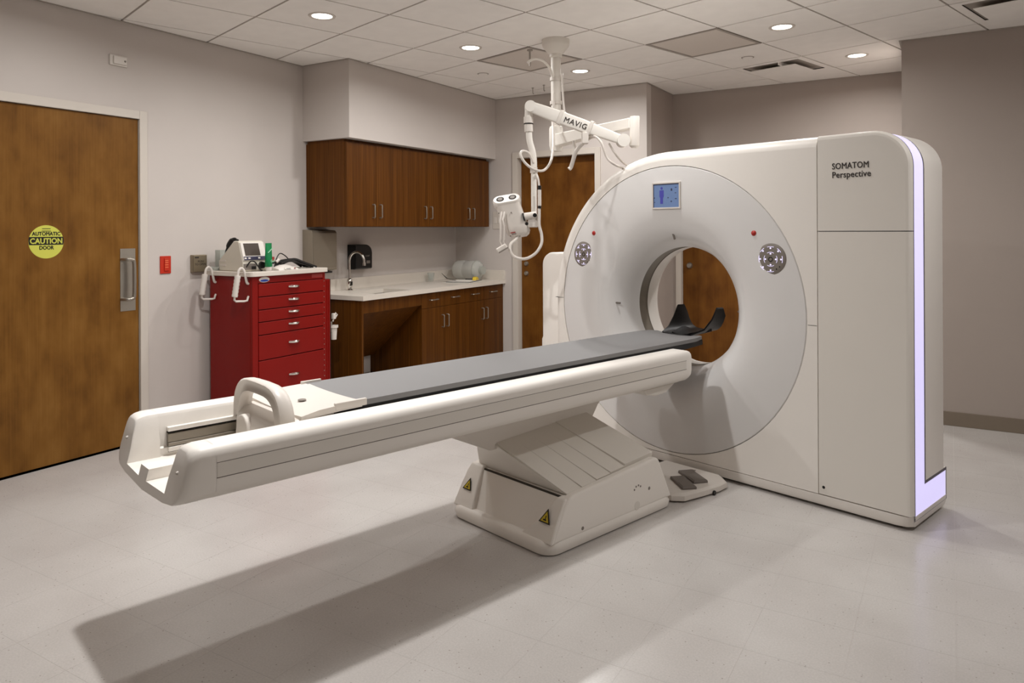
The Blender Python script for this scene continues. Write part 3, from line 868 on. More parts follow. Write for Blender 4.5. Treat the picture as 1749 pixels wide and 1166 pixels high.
# head holder on the end of the cradle
b = MB()
def head(v, hw, hz, wall_h):
    pts = []
    n = 14
    for k in range(n + 1):
        t = -1 + 2*k/n
        pts.append((hw * math.copysign(abs(t)**0.7, t), v, hz + wall_h * abs(t)**3.2))
    return pts
HS = [head(3.70, 0.10, 0.765, 0.012), head(3.80, 0.125, 0.765, 0.035), head(3.87, 0.135, 0.765, 0.09), head(3.92, 0.138, 0.766, 0.155), head(3.99, 0.138, 0.768, 0.15), head(4.02, 0.134, 0.77, 0.10)]
HT = [[(x * 1.05, y, z - 0.007) for x, y, z in l] for l in HS]
b.loft(HS, closed=False); b.loft(HT, closed=False)
b.loft([HS[0], HT[0]], closed=False); b.loft([HS[-1], HT[-1]], closed=False)
b.loft([[l[0] for l in HS], [l[0] for l in HT]], closed=False); b.loft([[l[-1] for l in HS], [l[-1] for l in HT]], closed=False)
b.build('head_holder', 'carbon', bed, angle=50, merge=1e-5)
b = MB()
b.loft([dish(3.74, 0.06, 0.02, 0.765, 0.008), dish(3.93, 0.10, 0.02, 0.772, 0.02)], True, True)
b.build('head_cushion', 'carbon', bed, angle=50)
# under-frame and lift
b = MB()
b.prism([(1.78, 0.575), (2.25, 0.36), (2.95, 0.36), (3.02, 0.45), (3.16, 0.575)], 'x', -0.255, -0.03)
b.build('lift_housing', 'shell_warm', bed, bevel=0.012, seg=3)
b = MB(); b.prism([(3.02, 0.575), (3.05, 0.545), (3.13, 0.530), (3.22, 0.535), (3.30, 0.575)], 'x', 0.10, 0.27)
b.build('end_bracket', 'shell', bed, bevel=0.006)
b = MB(); b.cyl((0.06, 1.73, 0.57), (0.06, 1.73, 0.545), 0.009, seg=14); b.cyl((0.06, 1.752, 0.57), (0.06, 1.752, 0.55), 0.006, seg=12)
b.build('drain_stub', 'rail_grey', bed)
# pedestal: floor tub
ped = None
b = MB()
def tub(z, x0, x1, v0, v1, r): return [(p[0], p[1], z) for p in rrect(x0, x1, v0, v1, r, 6)]
b.loft([tub(0.006, -0.285, 0.388, 2.205, 3.11, 0.07), tub(0.03, -0.295, 0.395, 2.20, 3.115, 0.075), tub(0.05, -0.293, 0.393, 2.208, 3.10, 0.075), tub(0.06, -0.285, 0.385, 2.222, 3.095, 0.07)], True, True)
ped = b.build('pedestal_base', 'shell_warm', bed, angle=45)
# side cheeks
for s, x0, x1 in ((1, 0.345, 0.39), (-1, -0.29, -0.245)):
    b = MB()
    b.prism([(2.225, 0.05), (2.25, 0.10), (2.31, 0.20), (2.335, 0.225), (2.37, 0.235), (2.95, 0.272), (2.985, 0.265), (3.005, 0.23), (3.095, 0.05)], 'x', x0, x1)
    b.build('pedestal_cheek', 'shell_warm', bed, bevel=0.014, seg=3)
# front wings and the sunk middle of the front
b = MB(); b.loft([[(-0.288, 2.218, 0.05), (-0.14, 2.218, 0.05), (-0.14, 2.30, 0.05), (-0.288, 2.30, 0.05)], [(-0.286, 2.275, 0.15), (-0.165, 2.275, 0.15), (-0.165, 2.34, 0.15), (-0.286, 2.34, 0.15)], [(-0.28, 2.335, 0.235), (-0.19, 2.335, 0.235), (-0.19, 2.38, 0.235), (-0.28, 2.38, 0.235)]], True, True)
b.build('front_wing', 'shell_warm', bed, bevel=0.01, seg=3)
b = MB(); b.loft([[(0.388, 2.218, 0.05), (0.19, 2.218, 0.05), (0.19, 2.30, 0.05), (0.388, 2.30, 0.05)], [(0.386, 2.26, 0.13), (0.27, 2.26, 0.13), (0.27, 2.33, 0.13), (0.386, 2.33, 0.13)], [(0.38, 2.32, 0.225), (0.33, 2.32, 0.225), (0.33, 2.37, 0.225), (0.38, 2.37, 0.225)]], True, True)
b.build('front_wing', 'shell_warm', bed, bevel=0.01, seg=3)
b = MB(); b.prism([(2.245, 0.055), (2.335, 0.215), (2.36, 0.222), (2.40, 0.222), (2.40, 0.055)], 'x', -0.25, 0.35)
b.build('front_panel', 'shell_warm', bed, bevel=0.004)
MB().box(-0.235, 0.34, 2.338, 2.348, 0.214, 0.222).build('front_seam', 'seam', bed, smooth=False)
# sliding cover: stepped plates sloping down to the near cheek
b = MB(); b.loft([[(-0.25, 2.36, 0.22), (0.345, 2.36, 0.225), (0.345, 3.0, 0.26), (-0.25, 3.0, 0.26)], [(-0.22, 2.30, 0.415), (-0.07, 2.26, 0.405), (-0.07, 2.95, 0.412), (-0.22, 2.95, 0.42)]], True, True)
b.build('lift_cover', 'shell', bed, bevel=0.006)
vs = [2.362, 2.46, 2.56, 2.66, 2.765, 2.985]
for k in range(5):
    lift = (0.004, 0.009, 0.014, 0.019, 0.028)[k]
    a0, a1 = vs[k] + 0.001, vs[k+1] - 0.001
    q0 = 0.225 + (a0-2.36)/0.63*0.035; q1 = 0.225 + (a1-2.36)/0.63*0.035
    b = MB()
    b.loft([[(0.345, a0, q0), (0.345, a1, q1), (-0.075, a1-0.07, 0.412), (-0.075, a0-0.09, 0.405)], [(0.352, a0, q0+lift), (0.352, a1, q1+lift), (-0.07, a1-0.07, 0.415+lift), (-0.07, a0-0.09, 0.408+lift)]], True, True)
    b.build('cover_plate', 'shell', bed, bevel=0.001)
# warning triangles
def warn(o, n, s):
    o = Vector(o); n = Vector(n).normalized(); x = Vector((0,0,1)).cross(n).normalized(); y = n.cross(x)
    def tri(k, d): return [o + n*d + y*k*s*0.62, o + n*d - x*k*s*0.5 - y*k*s*0.30, o + n*d + x*k*s*0.5 - y*k*s*0.30]
    b = MB(); b.loft([tri(1.0, -0.002), tri(1.0, 0.001)], True, True); q = b.build('warning_label', 'sign_black', bed, smooth=False)
    b = MB(); b.loft([tri(0.74, 0.0), tri(0.74, 0.0016)], True, True); b.build('warning_field', 'warn_yellow', q, smooth=False)
    b = MB(); b.obox(o + n*0.0018 - y*s*0.10, x, y, n, s*0.14, s*0.045, 0.0004); b.obox(o + n*0.0018 + y*s*0.06 + x*s*0.03, x, y, n, s*0.035, s*0.12, 0.0004); b.build('warning_mark', 'sign_black', q, smooth=False)
nrm = Vector((0, -0.09, 0.05))
warn((-0.225, 2.266, 0.145), (0, -0.87, 0.46), 0.062)
warn((0.318, 2.258, 0.142), (0, -0.87, 0.46), 0.066)
for v, z in ((2.42, 0.075), (2.905, 0.135)):
    MB().lathe([(0, 0.3915), (0.007, 0.3915), (0.009, 0.3895)], (0, v, z), 'x', 14).build('cheek_screw', 'panel_grey', bed)
b = MB()
for k in range(4):
    a = R(150 - 35*k); b.lathe([(0, 0.391), (0.005, 0.391), (0.005, 0.389)], (0, 2.815 + 0.03*math.cos(a), 0.14 + 0.03*math.sin(a)), 'x', 8)
b.build('rotation_mark', 'panel_grey', bed)
b = MB(); b.lathe([(0, 0.3912), (0.02, 0.3912), (0.022, 0.389)], (0, 2.81, 0.075), 'x', 20); b.build('access_cap', 'shell', bed)

# ------------------------------------------------------------------ foot pedal unit by the plinth
fpu = thing('foot_pedal', 'white foot pedal unit with grey pedals between table pedestal and scanner', 'foot pedal', gw(-2.30, 3.33, 0), -GA)
b = MB()
def pd(z, d): return [(-0.26+d, -0.20+d, z), (0.10-d, -0.205+d, z), (0.150-d, -0.16+d, z), (0.175-d, -0.03+d, z), (0.195-d, 0.10, z), (0.19-d, 0.185-d, z), (0.12-d, 0.245-d, z), (-0.26+d, 0.245-d, z)]
b.loft([pd(0.002, 0.012), pd(0.010, 0.0), pd(0.034, 0.004), pd(0.046, 0.016)], True, True)
b.build('housing', 'white_plastic', fpu, angle=30, bevel=0.003)
def pedal(cx, cy, w, l, a):
    c, s = math.cos(a), math.sin(a)
    ax = Vector((c, s, 0)); ay = Vector((-s, c, 0))
    b = MB(); b.obox((cx, cy, 0.050), ax, ay, (0,0,1), l/2, w/2, 0.010)
    p = b.build('pedal', 'rubber_grey', fpu, smooth=False, bevel=0.006, seg=3)
    b = MB(); b.obox(Vector((cx, cy, 0.0595)) + ax*l*0.28, ax, ay, (0,0,1), l*0.2, w*0.42, 0.003); b.build('pedal_ridge', 'rubber_grey', p, smooth=False, bevel=0.002)
pedal(0.035, 0.085, 0.085, 0.19, R(-30)); pedal(0.055, -0.035, 0.08, 0.18, R(-34))
b = MB(); b.lathe([(0.012, -0.002), (0.012, 0.006), (0, 0.006)], (0.188, 0.05, 0.012), 'x', 12); b.build('cable_hole', 'black', fpu)
MB().obox((-0.03, 0.19, 0.047), (1,0,0), (0,1,0), (0,0,1), 0.012, 0.006, 0.001).build('pedal_mark', 'panel_grey', fpu, smooth=False)

# ------------------------------------------------------------------ wall cabinets (three units of two doors)
UX, UY0, UY1, UZ0, UZ1 = -4.145, 4.335, 6.44, 1.432, 2.118
uw = (UY1 - UY0) / 3
def pull(p, q, out, r=0.005, n='handle', parent=None):
    # bow handle between p and q, standing off along +x by out
    p, q = Vector(p), Vector(q); o = Vector((out, 0, 0))
    d = (q - p)
    path = [p, p + o * 0.8, p + o + d * 0.06, q + o - d * 0.06, q + o * 0.8, q]
    return MB().tube(path, r, 8).build(n, 'steel', parent)
UL = ['walnut wall cabinet nearest the steel towel dispenser', 'middle one of three walnut wall cabinets', 'walnut wall cabinet next to the second wooden door']
for k in range(3):
    y0, y1 = UY0 + k*uw, UY0 + (k+1)*uw
    t = thing('wall_cabinet', UL[k], 'cabinet', (UX, y0, UZ0), 0, 'walnut wall cabinets under the soffit')
    D = XL - UX
    b = MB()
    b.box(D+0.001, -0.022, 0.0005, 0.018, 0, UZ1-UZ0); b.box(D+0.001, -0.022, uw-0.018, uw-0.0005, 0, UZ1-UZ0)
    b.box(D+0.001, -0.022, 0.018, uw-0.018, 0, 0.018); b.box(D+0.001, -0.022, 0.018, uw-0.018, UZ1-UZ0-0.018, UZ1-UZ0); b.box(D+0.001, D+0.008, 0.018, uw-0.018, 0.018, UZ1-UZ0-0.018)
    b.build('body', 'cabinet_wood', t, smooth=False)
    MB().box(D+0.02, -0.03, 0.0, uw, UZ1-UZ0, 2.139-UZ0).build('top_filler', 'cabinet_wood', t, smooth=False)
    for h in (0, 1):
        a, c = h*uw/2 + 0.0015, (h+1)*uw/2 - 0.0015
        d = MB().box(-0.020, 0.0, a, c, 0.002, UZ1-UZ0-0.002).build('door', 'cabinet_wood', t, smooth=False, bevel=0.001)
        hy = (uw/2 - 0.045) if h == 0 else (uw/2 + 0.045)
        pull((0, hy, 0.075), (0, hy, 0.185), 0.028, parent=d)

# ------------------------------------------------------------------ worktop with sink opening, splash backs
CX, CY0, CZ = -3.97, 4.33, 0.88
SK = (-4.36, -4.05, 4.56, 5.02)     # sink opening x0,x1,y0,y1
t = thing('worktop', 'long cream solid-surface worktop with splash back and sink cut-out', 'worktop', (XL, CY0, 0))
def L(x, y): return x - XL, y - CY0
b = MB()
x0, y0 = 0.001, 0.0; x1, y1 = CX - XL, YA - CY0 - 0.001
sx0_, sx1_, sy0_, sy1_ = SK[0]-XL, SK[1]-XL, SK[2]-CY0, SK[3]-CY0
b.box(x0, sx0_, y0, y1, CZ-0.036, CZ); b.box(sx1_, x1, y0, y1, CZ-0.036, CZ); b.box(sx0_, sx1_, y0, sy0_, CZ-0.036, CZ); b.box(sx0_, sx1_, sy1_, y1, CZ-0.036, CZ)
b.build('top', 'worktop', t, smooth=False, merge=1e-5)
MB().box(0.001, 0.02, 0.0, YA-CY0-0.001, CZ, CZ+0.10).build('splash_back', 'worktop', t, smooth=False, bevel=0.002)
MB().box(0.02, CX-XL-0.002, YA-CY0-0.02, YA-CY0-0.001, CZ, CZ+0.10).build('side_splash', 'worktop', t, smooth=False, bevel=0.002)
# sink
t = thing('sink_basin', 'stainless undermount sink basin in the cream worktop', 'sink', ((SK[0]+SK[1])/2, (SK[2]+SK[3])/2, CZ-0.14))
hx, hy_ = (SK[1]-SK[0])/2+0.006, (SK[3]-SK[2])/2+0.006
b = MB()
def bs(z, d, r): return [(p[0], p[1], z) for p in rrect(-hx+d, hx-d, -hy_+d, hy_-d, r, 5)]
b.loft([bs(0.102, -0.02, 0.05), bs(0.102, 0.004, 0.04), bs(0.02, 0.014, 0.04), bs(0.004, 0.04, 0.03)], False, True)
b.build('basin', 'steel', t, angle=50)
MB().lathe([(0.0, 0.009), (0.03, 0.009), (0.038, 0.006), (0.04, 0.003)], (0,0,0), 'z', 24).build('drain', 'chrome', t)
# faucet
t = thing('gooseneck_faucet', 'chrome gooseneck faucet behind the sink', 'faucet', (-4.475, 4.71, CZ))
MB().lathe([(0.030, 0.0), (0.030, 0.006), (0.022, 0.012), (0.020, 0.03), (0.024, 0.04), (0.024, 0.085), (0.018, 0.10), (0.010, 0.106)], (0,0,0), 'z', 24).build('base', 'chrome', t)
MB().box(0.014, 0.027, -0.012, 0.012, 0.045, 0.08).build('sensor_window', 'black', t, smooth=False, bevel=0.004)
pts = [(0,0,0.10), (0,0,0.26)]
for k in range(1, 13):
    a = R(180 - 15*k*0.98); pts.append((0.075 + 0.075*math.cos(a), 0.02*(k/12), 0.26 + 0.075*math.sin(a)))
pts.append((0.152, 0.02, 0.225))
MB().tube(pts, 0.0105, 14).build('spout', 'chrome', t)
MB().cyl((0.1515, 0.02, 0.245), (0.152, 0.02, 0.218), 0.0135, seg=16).build('aerator', 'chrome', t)

# ------------------------------------------------------------------ base cabinets
BX = -4.0
ys = [5.11, 5.445, 5.78, 6.11, 6.44]
lab = ['walnut base cabinet beside the open knee space under the worktop', 'walnut base cabinet next to the second wooden door, under the jug']
for k in range(2):
    y0, y1 = ys[2*k], ys[2*k+2]
    t = thing('base_cabinet', lab[k], 'cabinet', (BX, y0, 0), 0, 'walnut base cabinets under the worktop')
    D = XL - BX; W = y1 - y0; ZT_ = CZ - 0.037
    b = MB()
    b.box(D+0.001, -0.021, 0.0005, 0.018, 0.1, ZT_); b.box(D+0.001, -0.021, W-0.018, W-0.0005, 0.1, ZT_); b.box(D+0.001, -0.021, 0.018, W-0.018, 0.1, 0.118); b.box(D+0.001, D+0.008, 0.018, W-0.018, 0.118, ZT_); b.box(-0.06, -0.021, 0.018, W-0.018, ZT_-0.018, ZT_)
    b.build('body', 'cabinet_wood', t, smooth=False)
    MB().box(D+0.001, -0.075, 0.001, W-0.001, 0.0, 0.1).build('toe_kick', 'seam', t, smooth=False)
    for h in (0, 1):
        a, c = (0.0 if h == 0 else ys[2*k+1]-y0) + 0.0015, (ys[2*k+1]-y0 if h == 0 else W) - 0.0015
        dr = MB().box(-0.020, 0.0, a, c, 0.705, ZT_-0.006).build('drawer', 'cabinet_wood', t, smooth=False, bevel=0.001)
        m = (a + c)/2
        pull((0, m-0.055, 0.775), (0, m+0.055, 0.775), 0.028, parent=dr)
        d = MB().box(-0.020, 0.0, a, c, 0.105, 0.702).build('door', 'cabinet_wood', t, smooth=False, bevel=0.001)
        hy = c - 0.035 if h == 0 else a + 0.035
        pull((0, hy, 0.515), (0, hy, 0.625), 0.028, parent=d)
MB_end = MB().box(XL-BX+0.001, -0.001, 0.0, 0.035, 0.0, CZ-0.037)
o = MB_end.build('cabinet_filler', 'cabinet_wood', None, smooth=False); o.location = (BX, 6.442, 0); tag(o, 'narrow walnut filler strip between base cabinet and end wall', 'cabinet filler')
# open knee space under the sink
t = thing('sink_knee_surround', 'walnut end panel, apron and sloped panel around the knee space below the sink', 'sink cabinet', (BX, 4.345, 0))
D = XL - BX; W = 5.108 - 4.345
MB().box(D+0.001, 0.0, 0.0, 0.022, 0.0, CZ-0.037).build('end_panel', 'cabinet_wood', t, smooth=False, bevel=0.001)
MB().box(-0.020, 0.0, 0.0225, W, 0.738, CZ-0.037).build('apron', 'cabinet_wood', t, smooth=False, bevel=0.001)
b = MB(); b.prism([(-0.03, 0.738), (-0.012, 0.738), (D+0.055, 0.262), (D+0.036, 0.262)], 'y', 0.023, W-0.001)
b.build('sloped_panel', 'cabinet_wood', t, smooth=False)

# ------------------------------------------------------------------ things on and above the worktop
t = thing('towel_dispenser', 'stainless paper towel dispenser on the wall beside the wall cabinet', 'towel dispenser', (XL, 4.40, 1.05))
b = MB(); b.prism([(0.0, 0.0), (0.115, 0.02), (0.115, 0.33), (0.10, 0.352), (0.0, 0.36)], 'y', -0.11, 0.17)
b.build('case', 'steel_box', t, smooth=False, bevel=0.004)
MB().box(0.115, 0.118, -0.10, 0.16, 0.05, 0.32).build('front_door', 'steel_box', t, smooth=False, bevel=0.001)
MB().box(0.02, 0.10, -0.07, 0.13, -0.006, 0.008).build('towel_slot', 'slot_dark', t, smooth=False)
t = thing('soap_dispenser', 'black wall soap dispenser above the faucet', 'soap dispenser', (XL, 4.93, 1.055))
b = MB()
pr_ = [(-0.115, 0.0), (0.115, 0.0), (0.115, 0.15)] + [(0.035 + 0.08*math.cos(R(90*k/6)), 0.15 + 0.07*math.sin(R(90*k/6))) for k in range(7)] + [(-0.115, 0.22)]
b.loft([[(0.0, y, z) for y, z in pr_], [(0.08, y*0.97, z) for y, z in pr_], [(0.095, y*0.9, 0.01+z*0.93) for y, z in pr_]], True, True)
b.build('case', 'black', t, bevel=0.004)
MB().box(0.094, 0.0965, 0.03, 0.075, 0.05, 0.075).build('window', 'panel_grey', t, smooth=False)
text('lettering', 'SOAP', 0.022, (0.0957, 0.015, 0.11), (0,1,0), (0,0,1), 'panel_grey', t)
t = thing('switch_plate', 'white double switch plate beside the second wooden door', 'light switch', (-4.065, YA, 1.50))
MB().box(-0.055, 0.055, -0.006, 0.0, -0.09, 0.09).build('plate', 'trim_paint', t, smooth=False, bevel=0.002)
for q in (-0.024, 0.024): MB().box(q-0.016, q+0.016, -0.009, -0.006, -0.032, 0.032).build('rocker', 'white_plastic', t, smooth=False, bevel=0.002)

# water jug lying on its side
def jug(name, label, c, axis, r, ln, cap_r):
    t = thing(name, label, 'jug', c)
    ax = Vector(axis).normalized()
    prof = [(0.0, 0.0), (r*0.8, 0.0), (r*0.97, 0.012), (r, 0.03), (r, ln*0.36), (r*0.95, ln*0.39), (r*0.95, ln*0.44), (r, ln*0.47), (r, ln*0.82), (r*0.93, ln*0.90), (r*0.6, ln*0.965), (cap_r, ln*0.98), (cap_r, ln)]
    b = MB()
    side = ax.cross(Vector((0,0,1))).normalized(); upv = side.cross(ax)
    loops = []
    for rr, h in prof:
        rr = max(rr, 0.001)
        loops.append([ax*h + side*rr*math.cos(2*PI*k/40) + upv*rr*math.sin(2*PI*k/40) for k in range(40)])
    b.loft(loops, True, False)
    b.build('body', 'jug', t, angle=60)
    b = MB(); b.tube([ax*(ln*0.985), ax*(ln+0.03)], cap_r*1.06, 24); b.build('cap', 'cloudy', t)
    b = MB(); b.tube([ax*(ln*0.83), ax*(ln*0.845)], [r*1.03, r*1.03], 40); b.build('rim', 'cloudy', t, angle=50)
    return t
jug('water_jug', 'clear plastic jug lying on its side on the worktop', (-4.49, 6.34, CZ+0.103), (1, -0.08, 0), 0.098, 0.33, 0.04)
t = tag(MB().box(-0.13, 0.13, -0.17, 0.17, 0.0, 0.004).build('clipboard', 'black', None, smooth=False, bevel=0.001), 'dark clipboard with paper lying in front of the jug', 'clipboard')
t.location = (-4.20, 6.06, CZ+0.006); t.rotation_euler = (0, 0, R(14))
MB().box(-0.12, 0.12, -0.165, 0.135, 0.004, 0.006).build('sheet', 'paper', t, smooth=False)
MB().box(-0.04, 0.04, 0.13, 0.155, 0.004, 0.014).build('clip', 'black', t, smooth=False, bevel=0.002)
o = tag(MB().box(-0.14, 0.14, -0.19, 0.19, 0.0, 0.003).build('paper_stack', 'paper', None, smooth=False), 'white papers under the dark clipboard', 'paper')
o.location = (-4.19, 6.05, CZ+0.001); o.rotation_euler = (0, 0, R(10))
b = MB(); b.prism([(-0.06, 0.0), (0.06, 0.0), (0.045, 0.02), (-0.01, 0.035), (-0.05, 0.028)], 'x', -0.02, 0.02)
o = tag(b.build('yellow_wrapper', 'yellow_plastic', None, bevel=0.004), 'small yellow wrapper on the clipboard', 'wrapper'); o.location = (-4.13, 6.16, CZ+0.013); o.rotation_euler = (0, 0, R(20))
b = MB()
b.loft([[(0.07, -0.03, 0.0), (0.07, 0.03, 0.0), (0.06, 0.03, 0.004), (0.06, -0.03, 0.004)], [(-0.02, -0.045, 0.02), (-0.02, 0.045, 0.02), (-0.025, 0.045, 0.026), (-0.025, -0.045, 0.026)], [(-0.07, -0.01, 0.07), (-0.07, 0.02, 0.075), (-0.075, 0.02, 0.075), (-0.075, -0.01, 0.07)]], True, True)
o = tag(b.build('crumpled_foil_bag', 'seam', None, bevel=0.002), 'crumpled dark foil bag behind the clipboard', 'bag'); o.location = (-4.33, 5.98, CZ+0.012); o.rotation_euler = (0, 0, R(50))
t = thing('plastic_cup', 'clear plastic cup against the splash back', 'cup', (-4.52, 5.93, CZ))
MB().lathe([(0.0, 0.002), (0.026, 0.002), (0.028, 0.01), (0.036, 0.085), (0.038, 0.088), (0.034, 0.085), (0.026, 0.01)], (0,0,0), 'z', 24).build('cup', 'clear', t, angle=60)

# ------------------------------------------------------------------ red drawer cart
KX0, KX1, KY0, KY1, KZ = -4.53, -4.08, 3.355, 4.03, 1.088
KW, KD = KY1 - KY0, KX1 - KX0
cart = thing('medical_cart', 'red steel medical cart with six drawers and white top', 'cart', (KX0, KY0, 0))
b = MB(); b.box(0.0, KD-0.02, 0.0, KW, 0.11, KZ)
b.build('body', 'red_paint', cart, smooth=False, bevel=0.006)
b = MB()
b.box(KD-0.02, KD, 0.0, 0.048, 0.11, KZ-0.001); b.box(KD-0.02, KD, KW-0.022, KW, 0.11, KZ-0.001); b.box(KD-0.02, KD, 0.048, KW-0.022, 1.040, KZ-0.001); b.box(KD-0.02, KD, 0.048, KW-0.022, 0.11, 0.135)
b.build('front_frame', 'red_paint', cart, smooth=False, bevel=0.002)
b = MB()
tp = [(p[0], p[1]) for p in rrect(-0.02, KD+0.025, -0.025, KW+0.02, 0.03, 5)]
b.prism(tp, 'z', KZ, KZ+0.032)
b.build('top_slab', 'worktop', cart, bevel=0.004)
zs = [1.038, 0.945, 0.855, 0.770, 0.680, 0.505, 0.137]
for k in range(6):
    z1, z0 = zs[k] - 0.003, zs[k+1] + 0.003
    d = MB().box(KD-0.015, KD+0.004, 0.05, KW-0.024, z0, z1).build('drawer', 'red_paint', cart, smooth=False, bevel=0.003)
    zh = (z1 + z0)/2 + (0.01 if k < 5 else 0.05)
    m = 0.05 + (KW-0.074)*0.52
    b = MB()
    pts = [(KD+0.006 + 0.02*math.sin(PI*q/10), m - 0.05 + 0.10*q/10, zh) for q in range(11)]
    b.tube(pts, [0.006 + 0.004*math.sin(PI*q/10) for q in range(11)], 8)
    b.build('handle', 'chrome', d)
for k in range(22):
    z = 1.02 - k*0.04
    MB().lathe([(0, 0.0012), (0.004, 0.0012), (0.004, 0.0)], (KD, KW-0.011, z), 'x', 8).build('rivet', 'steel', cart)
MB().box(KD-0.002, KD+0.0015, KW-0.135, KW-0.028, 1.050, 1.076).build('name_plate', 'red_label', cart, smooth=False)
b = MB(); b.lathe([(0, 0.003), (1.0, 0.003), (1.0, 0.0)], (0,0,0), 'x', 24)
for v in b.bm.verts: v.co.y *= 0.045; v.co.z *= 0.019
o = b.build('maker_badge', 'white_plastic', cart); o.location = (KD+0.0, 0.10, 1.064)
b = MB(); b.lathe([(0, 0.004), (1.0, 0.004), (1.0, 0.003)], (0,0,0), 'x', 24)
for v in b.bm.verts: v.co.y *= 0.036; v.co.z = v.co.z*0.008 - 0.007
q = b.build('badge_stripe', 'blue_print', cart); q.location = (KD+0.0, 0.10, 1.064)
for x, y in ((0.06, 0.06), (KD-0.08, 0.06), (0.06, KW-0.06), (KD-0.08, KW-0.06)):
    MB().cyl((x, y-0.015, 0.05), (x, y+0.015, 0.05), 0.05, seg=20).build('caster', 'black', cart)
    MB().cyl((x, y, 0.06), (x, y, 0.112), 0.012, seg=10).build('caster_stem', 'steel', cart)
# folding side rail column on the far side
b = MB(); b.box(KD-0.16, KD-0.002, KW+0.001, KW+0.055, 0.12, 1.03); b.build('side_bin', 'red_paint', cart, smooth=False, bevel=0.004)
for q in (0.018, 0.036): MB().box(KD-0.002, KD+0.002, KW+q, KW+q+0.006, 0.13, 1.02).build('side_rib', 'red_paint', cart, smooth=False, bevel=0.001)
b = MB(); b.box(KD-0.17, KD-0.01, KW+0.056, KW+0.066, 0.12, 1.03); b.build('side_edge', 'black', cart, smooth=False)
# white D-handles on the near side
for ax in (0.055, 0.40):
    pts = [(ax+0.012, 0.0, 1.040), (ax+0.012, -0.012, 1.045), (ax+0.010, -0.02, 1.075), (ax+0.004, -0.030, 1.128), (ax-0.002, -0.048, 1.148), (ax-0.006, -0.066, 1.132), (ax-0.008, -0.072, 1.10)]
    h = MB().tube(smooth_path(pts, 5), 0.0085, 10).build('push_handle', 'white_plastic', cart)
    b = MB()
    n = 12
    pts = [Vector((ax-0.008, -0.072, 1.10)).lerp(Vector((ax-0.016, -0.092, 0.955)), k/n) for k in range(n+1)]
    b.tube(pts, [0.021 if k % 2 else 0.0185 for k in range(n+1)], 12)
    b.build('grip', 'white_plastic', h)
    pts = [(ax-0.016, -0.092, 0.96), (ax-0.016, -0.094, 0.935), (ax-0.012, -0.085, 0.925), (ax+0.006, -0.03, 0.922), (ax+0.012, -0.012, 0.926), (ax+0.012, -0.006, 0.945), (ax+0.012, 0.0, 0.955)]
    MB().tube(pts, 0.0075, 10).build('lower_bar', 'white_plastic', h)
# white clips on the far side of the cart
t = thing('cord_clip', 'small white plastic clip hanging on the far side of the cart', 'clip', (-4.09, 4.12, 0.70))
MB().tube([(0.0, 0.0, 0.0), (0.005, 0.012, 0.045), (0.01, 0.02, 0.065), (0.012, 0.034, 0.05), (0.008, 0.02, 0.03)], 0.006, 8).build('loop', 'white_plastic', t)
MB().obox((0.004, 0.006, 0.04), (1,0,0), (0,1,0), (0,0,1), 0.012, 0.014, 0.022).build('block', 'white_plastic', t, smooth=False, bevel=0.004)
t = thing('cup_holder', 'small white plastic cup holder on the far side of the cart', 'cup holder', (-4.09, 4.13, 0.56))
MB().lathe([(0.0, 0.0), (0.020, 0.0), (0.026, 0.09), (0.034, 0.092), (0.034, 0.11), (0.028, 0.11), (0.024, 0.095)], (0,0,0), 'z', 20).build('cup', 'white_plastic', t, angle=50)
MB().box(-0.004, 0.004, -0.034, -0.02, 0.06, 0.14).build('bracket', 'panel_grey', t, smooth=False)

# ------------------------------------------------------------------ things on the cart
ZK = KZ + 0.032
df = thing('defibrillator', 'white portable defibrillator monitor with dark screen on the red cart', 'defibrillator', (-4.25, 3.455, ZK), R(-8))
# local: front faces +x, y to the right
b = MB()
prof = [(-0.22, 0.0), (0.09, 0.0), (0.10, 0.012), (0.095, 0.07), (0.045, 0.205), (0.03, 0.212), (-0.01, 0.212), (-0.03, 0.205), (-0.20, 0.085), (-0.22, 0.07)]
b.prism(prof, 'y', -0.095, 0.095)
b.build('case', 'offwhite', df, smooth=False, bevel=0.008, seg=3)
fn = Vector((0.135, 0, 0.05)).normalized(); fu = Vector((-0.05, 0, 0.135)).normalized()
fc = Vector((0.07, 0, 0.1375))
b = MB(); b.obox(fc + fn*0.004, (0,1,0), fu, fn, 0.091, 0.068, 0.005); fb = b.build('bezel', 'white_plastic', df, smooth=False, bevel=0.006)
b = MB(); b.obox(fc + fn*0.0095 + fu*0.012 - Vector((0,0.012,0)), (0,1,0), fu, fn, 0.058, 0.045, 0.0012); b.build('screen', 'screen_dark', fb, smooth=False)
b = MB(); b.obox(fc + fn*0.0095 - fu*0.052, (0,1,0), fu, fn, 0.086, 0.013, 0.0015); kb = b.build('key_strip', 'navy', fb, smooth=False)
for q in (-0.075, -0.045, 0.03): MB().obox(fc + fn*0.0112 - fu*0.052 + Vector((0,q,0)), (0,1,0), fu, fn, 0.008, 0.005, 0.001).build('key', 'white_plastic', kb, smooth=False)
MB().lathe([(0.0, 0.118), (0.022, 0.118), (0.024, 0.10), (0.026, 0.09)], (0, 0.048, 0.042), 'x', 24).build('dial', 'black', df)
MB().box(0.096, 0.101, -0.09, 0.01, 0.012, 0.055).build('connector_bay', 'rubber_grey', df, smooth=False, bevel=0.003)
MB().box(0.1, 0.106, -0.03, 0.0, 0.016, 0.036).build('connector', 'black', df, smooth=False)
MB().tube(smooth_path([(0.098, -0.07, 0.03), (0.118, -0.05, 0.07), (0.124, -0.02, 0.066), (0.122, 0.01, 0.03), (0.118, 0.03, 0.008), (0.112, 0.045, 0.006)], 6), 0.0045, 8).build('lead', 'black', df)
